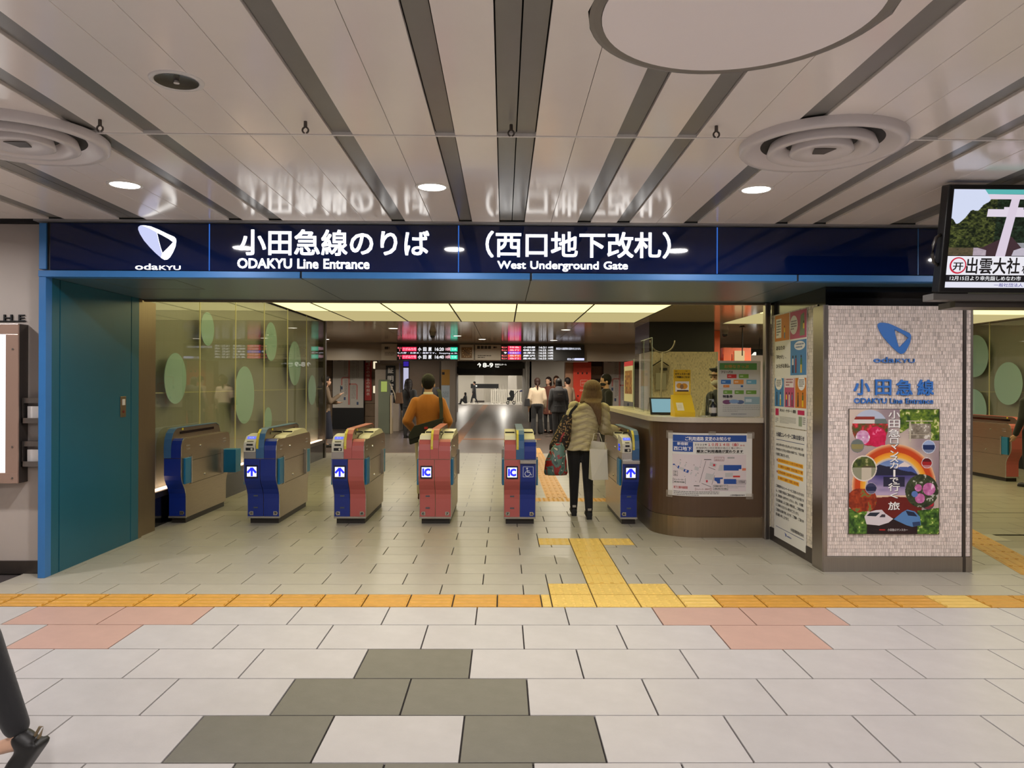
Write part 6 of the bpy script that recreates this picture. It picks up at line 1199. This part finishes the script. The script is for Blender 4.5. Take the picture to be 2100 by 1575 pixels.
ribbon([(0.20, -0.01, 0.16), (0.20, 0.03, 0.30), (0.185, 0.07, 0.45), (0.165, 0.13, 0.53), (0.14, 0.20, 0.56)], 0.045, 0.003).build('strap', bgm, bag)
# woman in the cream puffer jacket at the rightmost gate
puff = mat('cream_puffer', (186, 172, 136), 0.42, var=0.06, scale=9, bump=0.25, bscale=26)
H2 = 1.60
m2 = person('woman in cream puffer jacket with long hair tapping at the rightmost gate', (0.865, 8.62, 0), 0.0, H2, puff, cl_black, sh_black, (112, 88, 64),
    J=dict(pelvis=(0.0, -0.02, 0.535), chest=(0.045, 0.03, 0.70), neck=(0.075, 0.055, 0.81), head=(0.095, 0.085, 0.885), shL=(-0.035, 0.04, 0.775), shR=(0.175, 0.04, 0.765), elL=(-0.085, -0.01, 0.62), elR=(0.185, 0.05, 0.615), wrL=(0.0, 0.06, 0.56), wrR=(0.262, 0.10, 0.605), hipL=(-0.045, -0.02, 0.51), hipR=(0.055, -0.02, 0.51), knL=(-0.035, 0.03, 0.285), knR=(0.055, -0.03, 0.285), anL=(-0.035, 0.055, 0.06), anR=(0.058, -0.09, 0.06)),
    hair='long', quilt=True, voxel=0.010, collar='hood', top_hem=0.475, hands=(0.8, 0.7))
for dx, dy in ((-0.035, 0.055), (0.058, -0.09)):
    MB().prism([(dx * H2 - 0.03, dy * H2 - 0.055), (dx * H2 + 0.03, dy * H2 - 0.055), (dx * H2 + 0.028, dy * H2 + 0.0), (dx * H2 - 0.028, dy * H2 + 0.0)], 0.0, 0.07, 'z').build('boot_heel', sh_black, m2, 0.004)
    MB().box(dx * H2 - 0.02, dx * H2 + 0.02, dy * H2 - 0.062, dy * H2 - 0.05, 0.10, 0.125).build('boot_buckle', silver, m2)
# her bags
def leop_mat():
    m = mat('leopard_fabric', (120, 92, 60), 0.7); nt = m.node_tree; b = nt.nodes['Principled BSDF']; tc = nt.nodes.new('ShaderNodeTexCoord'); v = nt.nodes.new('ShaderNodeTexVoronoi'); v.inputs['Scale'].default_value = 42; n = nt.nodes.new('ShaderNodeTexNoise'); n.inputs['Scale'].default_value = 60
    r = nt.nodes.new('ShaderNodeValToRGB'); r.color_ramp.interpolation = 'CONSTANT'; e = r.color_ramp.elements; e[0].color = C(150, 118, 78); e[1].color = C(30, 20, 16); e[1].position = 0.42; mx = nt.nodes.new('ShaderNodeMix'); mx.data_type = 'FLOAT'; mx.inputs[0].default_value = 0.3
    nt.links.new(tc.outputs['Object'], v.inputs['Vector']); nt.links.new(tc.outputs['Object'], n.inputs['Vector']); nt.links.new(v.outputs['Distance'], mx.inputs[2]); nt.links.new(n.outputs['Fac'], mx.inputs[3]); nt.links.new(mx.outputs[0], r.inputs[0]); nt.links.new(r.outputs[0], b.inputs['Base Color']); return m
lt = empty('leopard_tote', (0.66, 8.52, 0.76)); tag(lt, 'leopard print tote bag hanging from the shoulder of the puffer jacket', 'bag')
k = MB(); k.loft([ring((-0.05, 0, 0.0), 0.10, 0.06), ring((-0.03, 0, 0.06), 0.115, 0.075), ring((0.01, 0, 0.2), 0.09, 0.06), ring((0.045, 0, 0.33), 0.065, 0.035), ring((0.06, 0, 0.40), 0.05, 0.02)]); skin(k, 'pouch', leop_mat(), lt, 0.012, 3)
ribbon([(0.055, -0.01, 0.33), (0.10, -0.03, 0.44), (0.155, -0.03, 0.50), (0.165, 0.03, 0.525)], 0.03, 0.003).build('strap', cl_black, lt)
def swirl_mat():
    m = mat('colourful_vinyl', (90, 130, 120), 0.35); nt = m.node_tree; b = nt.nodes['Principled BSDF']; tc = nt.nodes.new('ShaderNodeTexCoord'); n = nt.nodes.new('ShaderNodeTexNoise'); n.inputs['Scale'].default_value = 7; n.inputs['Detail'].default_value = 1.5; n.inputs['Distortion'].default_value = 1.6
    r = nt.nodes.new('ShaderNodeValToRGB'); r.color_ramp.interpolation = 'CONSTANT'; cr = r.color_ramp; cr.elements[0].color = C(160, 36, 36); cr.elements[1].color = C(96, 128, 120); cr.elements[1].position = 0.43
    for p_, c_ in ((0.55, (70, 96, 92)), (0.60, (214, 206, 186)), (0.64, (170, 40, 40)), (0.72, (110, 140, 130))): e = cr.elements.new(p_); e.color = C(*c_)
    nt.links.new(tc.outputs['Object'], n.inputs['Vector']); nt.links.new(n.outputs['Fac'], r.inputs[0]); nt.links.new(r.outputs[0], b.inputs['Base Color']); return m
cb = empty('patterned_carrier_bag', (0.585, 8.46, 0.49)); tag(cb, 'red and green patterned carrier bag below the leopard tote', 'bag')
k = MB(); k.loft([ring((0, 0, 0.0), 0.125, 0.07), ring((0, 0, 0.03), 0.135, 0.085), ring((0.0, 0, 0.16), 0.12, 0.075), ring((0.02, 0, 0.28), 0.085, 0.045), ring((0.04, 0, 0.36), 0.04, 0.015)]); skin(k, 'body', swirl_mat(), cb, 0.012, 3); ribbon([(0.04, 0.0, 0.34), (0.06, -0.02, 0.42), (0.09, 0.0, 0.47)], 0.02, 0.003).build('handle', mat('vinyl_handle', (150, 40, 40), 0.4), cb)
wb = empty('white_paper_bag', (1.045, 8.33, 0.46), 0.25); tag(wb, 'plain white paper carrier bag hanging in front of her right leg', 'bag')
wm_ = mat('white_paper', (226, 220, 200), 0.55, bump=0.15, bscale=8)
k = MB(); k.add([(-0.10, -0.06, 0.0), (0.09, -0.06, 0.0), (0.10, 0.07, 0.0), (-0.09, 0.07, 0.0), (-0.125, -0.05, 0.34), (0.07, -0.07, 0.33), (0.09, 0.05, 0.40), (-0.06, 0.06, 0.42)], [(0, 3, 2, 1), (0, 1, 5, 4), (1, 2, 6, 5), (2, 3, 7, 6), (3, 0, 4, 7)])
k.build('body', wm_, wb); MB().tube([(-0.05, 0.055, 0.42), (-0.03, 0.06, 0.5), (0.03, 0.06, 0.5), (0.06, 0.055, 0.41)], 0.004, 6).build('handle', wm_, wb)
# people in the inner concourse
p3 = person('woman in cream fleece and black flared trousers, seen from behind beyond the gates', (0.99, 22.4, 0), 0.05, 1.68, mat('cream_fleece', (196, 178, 154), 0.9, bump=0.4, bscale=40), cl_black, sh_white, (48, 30, 24), J=dict(anL=(-0.075, -0.03, 0.045), anR=(0.07, 0.08, 0.045), knL=(-0.06, 0.02, 0.285), knR=(0.06, 0.05, 0.285)), hair='pony', girth=1.15, flare=0.022, voxel=0.016, far=True)
hb2 = empty('black_handbag', (0.70, 22.35, 0.85)); tag(hb2, 'small black handbag at the side of the cream fleece', 'bag'); MB().prism([(-0.10, 0.0), (0.08, 0.0), (0.06, 0.22), (-0.07, 0.22)], -0.05, 0.05, 'y').build('body', cl_black, hb2, 0.012); MB().tube([(-0.05, 0, 0.22), (0, 0, 0.36), (0.04, 0, 0.22)], 0.008, 6).build('handle', cl_black, hb2)
person('person in black with backpack, right of the cream fleece', (1.56, 21.6, 0), 0.1, 1.66, cl_black, cl_black, sh_black, (20, 18, 18), hair='bob', girth=1.35, coat=0.12, top_hem=0.42, voxel=0.016, far=True)
bp = empty('black_backpack', (1.56, 21.38, 1.02)); tag(bp, 'black backpack on the person beside the cream fleece', 'backpack'); k = MB(); k.loft([ring((0, 0, 0), 0.14, 0.06), ring((0, -0.02, 0.1), 0.17, 0.09), ring((0, -0.01, 0.3), 0.16, 0.08), ring((0, 0.02, 0.42), 0.09, 0.04)]); skin(k, 'body', cl_dark, bp, 0.016, 3); MB().box(-0.05, 0.08, -0.125, -0.11, 0.2, 0.205).build('zip', silver, bp)
person('person in rust brown coat facing the group', (1.38, 23.4, 0), 2.6, 1.72, mat('rust_coat', (96, 52, 40), 0.8), cl_black, sh_black, (36, 24, 22), hair='bob', coat=0.15, top_hem=0.33, voxel=0.018, far=True)
person('brown-haired person facing the viewer in the waiting group', (1.66, 24.0, 0), 3.0, 1.76, mat('tan_coat', (150, 104, 80), 0.8), cl_dark, sh_black, (70, 44, 30), hair='bob', voxel=0.018, far=True)
person('person in beige coat leaning by the red pillar', (1.93, 23.0, 0), 0.6, 1.70, mat('beige_coat', (166, 140, 116), 0.8), mat('jeans_navy', (30, 34, 52), 0.8), sh_black, (28, 22, 22), hair='short', girth=1.1, voxel=0.018, far=True)
m8 = person('man in black jacket with dark face mask left of the counter end', (1.93, 14.3, 0), 1.75, 1.69, cl_black, cl_dark, sh_black, (22, 20, 20), hair='short', mask=mat('dark_mask', (26, 26, 32), 0.7), girth=1.1, voxel=0.013, J=dict(wrL=(-0.12, 0.16, 0.60), wrR=(0.12, 0.16, 0.60), elL=(-0.14, 0.02, 0.62), elR=(0.14, 0.02, 0.62)))
bx9 = empty('flat_carton', (1.93, 13.9, 0.93)); tag(bx9, 'dark flat box carried by the masked man', 'box'); MB().prism([(-0.12, 0.0), (0.40, 0.0), (0.48, 0.10), (-0.10, 0.13)], -0.12, 0.12, 'y').build('body', mat('dark_card', (58, 48, 40), 0.7), bx9, 0.006); MB().box(-0.1, 0.44, -0.125, -0.12, 0.05, 0.055).build('seam', black, bx9)
# station staff member behind the counter
st = person('station staff member in peaked cap and white mask behind the ticket board', (2.575, 9.0, 0), 1.9, 1.72, mat('uniform_navy', (36, 40, 52), 0.7), mat('uniform_navy', (36, 40, 52), 0.7), sh_black, (20, 18, 18), hair='short', mask=mat('white_mask', (226, 220, 208), 0.6), girth=1.1)
hz = 0.925 * 1.72; k = MB(); k.lathe([(0.098, hz + 0.03), (0.1, hz + 0.06), (0.138, hz + 0.098), (0.134, hz + 0.108), (1e-4, hz + 0.118)], 28, (0, 0.0, 0)); cap = empty('peaked_cap', (0, 0, 0)); bpy.data.objects.remove(cap)
cp = k.build('cap_crown', mat('cap_navy', (22, 24, 34), 0.6), st, smooth=True); MB().lathe([(0.1005, hz + 0.034), (0.1025, hz + 0.056)], 28).build('cap_band', mat('cap_gold', (196, 166, 90), 0.4), cp, smooth=True)
MB().prism([(-0.085, 0.06), (-0.06, 0.125), (0.0, 0.15), (0.06, 0.125), (0.085, 0.06)], hz + 0.022, hz + 0.032, 'z').build('cap_peak', black_g, cp)
MB().prism([(-0.03, 0.0), (0.03, 0.0), (0.018, -0.28), (-0.018, -0.28)], 0.128, 0.14, 'y').build('tie', cl_black, st).location = (0, -0.005, 1.40)
# woman at the left edge of the inner hall looking at her phone
p10 = person('woman in long navy skirt looking at a phone beside the glass wall end', (-4.18, 17.9, 0), -1.2, 1.68, mat('taupe_knit', (120, 104, 88), 0.85), mat('navy_skirt', (24, 28, 48), 0.8), sh_black, (34, 26, 24), J=dict(elR=(0.13, 0.04, 0.63), wrR=(0.08, 0.17, 0.72), elL=(-0.13, 0.03, 0.63), wrL=(-0.06, 0.16, 0.62)), hair='bob', skirt=0.12, voxel=0.013)
ph = empty('smartphone', (-3.83, 17.93, 1.3)); tag(ph, 'dark smartphone held up by the woman in the navy skirt', 'phone'); MB().box(-0.006, 0.0, -0.036, 0.036, 0, 0.145).build('case', black, ph, 0.003); MB().box(-0.0075, -0.006, -0.032, 0.032, 0.008, 0.137).build('screen', glow('phone_screen', (150, 160, 180), 0.4), ph)
person('long-haired person in black with a brown bag, left of the man in ochre', (-2.62, 21.0, 0), -0.3, 1.62, cl_black, cl_dark, sh_black, (22, 16, 16), hair='long', girth=1.15, coat=0.1, top_hem=0.36, voxel=0.016, far=True)
bb3 = empty('brown_shoulder_bag', (-2.84, 20.8, 0.95)); tag(bb3, 'brown shoulder bag of the long-haired person in black', 'bag'); MB().prism([(-0.12, 0), (0.1, 0), (0.07, 0.3), (-0.09, 0.3)], -0.06, 0.06, 'y').build('body', mat('brown_leather', (92, 66, 46), 0.6), bb3, 0.015); MB().tube([(-0.06, 0, 0.3), (0.02, 0, 0.5), (0.06, 0, 0.3)], 0.008, 6).build('handle', mat('brown_leather', (92, 66, 46), 0.6), bb3)
person('dark-haired person half hidden behind the head of the man in ochre', (-2.08, 21.8, 0), 0.2, 1.72, cl_dark, cl_dark, sh_black, (22, 20, 20), hair='short', voxel=0.018, far=True)
# far hall silhouettes
person('walker in long black coat crossing the far hall', (-2.15, 56.0, 0), 1.4, 1.68, cl_black, cl_black, sh_white, (18, 16, 16), J=dict(anL=(-0.05, 0.15, 0.05), anR=(0.05, -0.14, 0.06), knL=(-0.05, 0.09, 0.285), knR=(0.05, -0.03, 0.28)), hair='short', coat=0.45, top_hem=0.26, voxel=0.025, far=True)
person('person seated low on the floor of the far hall', (-2.75, 55.6, -0.38), 1.2, 1.5, cl_black, cl_black, sh_black, (18, 16, 16), J=dict(knL=(-0.06, 0.22, 0.50), knR=(0.06, 0.22, 0.50), anL=(-0.06, 0.30, 0.30), anR=(0.06, 0.30, 0.30), hipL=(-0.05, 0.02, 0.34), hipR=(0.05, 0.02, 0.34), pelvis=(0, 0, 0.37), chest=(0, 0.02, 0.56), neck=(0, 0.03, 0.68), head=(0, 0.05, 0.76), shL=(-0.1, 0.03, 0.645), shR=(0.1, 0.03, 0.645), elL=(-0.12, 0.1, 0.5), elR=(0.12, 0.1, 0.5), wrL=(-0.06, 0.2, 0.48), wrR=(0.06, 0.2, 0.48)), hair='bob', top_hem=0.34, voxel=0.025, far=True)
person('person in blue jacket pushing a stroller in the far hall', (1.6, 56.0, 0), 1.3, 1.68, mat('blue_jacket', (34, 44, 84), 0.7), mat('grey_green_trousers', (52, 60, 58), 0.8), sh_black, (18, 16, 16), J=dict(wrL=(-0.12, 0.2, 0.58), wrR=(0.12, 0.2, 0.58), elL=(-0.15, 0.04, 0.62), elR=(0.15, 0.04, 0.62)), hair='short', girth=1.3, voxel=0.025, far=True)
sr = empty('baby_stroller', (0.55, 56.0, 0)); tag(sr, 'dark baby stroller in front of the person in blue', 'stroller')
for x, y in ((-0.25, -0.2), (0.2, -0.2), (-0.25, 0.2), (0.2, 0.2)): MB().lathe([(0.07, -0.02), (0.12, -0.025), (0.12, 0.025), (0.07, 0.02)], 16, (x, y, 0.12), 'y', True).build('wheel', black, sr)
MB().prism([(-0.3, 0.3), (0.1, 0.25), (0.25, 0.6), (0.2, 1.0), (-0.05, 1.05), (-0.15, 0.8), (-0.05, 0.55), (-0.3, 0.5)], -0.2, 0.2, 'y').build('seat', cl_black, sr, 0.02); MB().tube([(-0.25, -0.2, 0.12), (0.15, -0.2, 0.6), (0.5, -0.2, 1.0)], 0.02, 6).build('frame', black, sr); MB().tube([(-0.25, 0.2, 0.12), (0.15, 0.2, 0.6), (0.5, 0.2, 1.0), (0.5, -0.2, 1.0)], 0.02, 6).build('handle', black, sr)
# passer-by whose trailing leg enters at the lower left
p14 = person('passer-by in black whose trailing leg enters at the lower left corner', (-2.12, 2.72, 0), 1.45, 1.66, cl_black, cl_black, sh_black, (24, 20, 20), J=dict(anR=(0.05, -0.232, 0.125), knR=(0.05, -0.135, 0.345), anL=(-0.05, 0.20, 0.045), knL=(-0.05, 0.13, 0.285), hipR=(0.05, 0.06, 0.51), hipL=(-0.05, 0.06, 0.51), pelvis=(0, 0.06, 0.535), chest=(0, 0.10, 0.72), neck=(0, 0.11, 0.835), head=(0, 0.125, 0.925), shL=(-0.105, 0.10, 0.79), shR=(0.105, 0.10, 0.79), elL=(-0.14, 0.05, 0.64), elR=(0.14, 0.14, 0.63), wrL=(-0.14, 0.12, 0.50), wrR=(0.14, 0.24, 0.52)), hair='short', pitch={'R': -0.95}, hem_leg=0.85)
MB().tube([(0.083, -0.43, 0.19), (0.083, -0.455, 0.23), (0.083, -0.47, 0.265), (0.083, -0.455, 0.262), (0.083, -0.425, 0.21)], 0.005, 6).build('heel_loop', mat('loop_khaki', (120, 104, 78), 0.6), p14)
# person at the right edge
p15 = person('dark-haired person with a red backpack at the right edge', (7.86, 11.2, 0), 0.2, 1.62, cl_black, cl_dark, sh_black, (18, 16, 16), hair='bob', voxel=0.014)
rbp = empty('red_backpack', (7.82, 10.98, 0.62)); tag(rbp, 'red backpack at the right edge beside the pink gate', 'backpack'); k = MB(); k.loft([ring((0, 0, 0), 0.12, 0.06), ring((0, -0.02, 0.1), 0.16, 0.10), ring((0, -0.01, 0.35), 0.15, 0.09), ring((0, 0.02, 0.5), 0.08, 0.04)]); skin(k, 'body', mat('backpack_red', (186, 24, 30), 0.6), rbp, 0.016, 3); MB().box(-0.1, 0.1, -0.125, -0.11, 0.22, 0.228).build('zip', black, rbp)
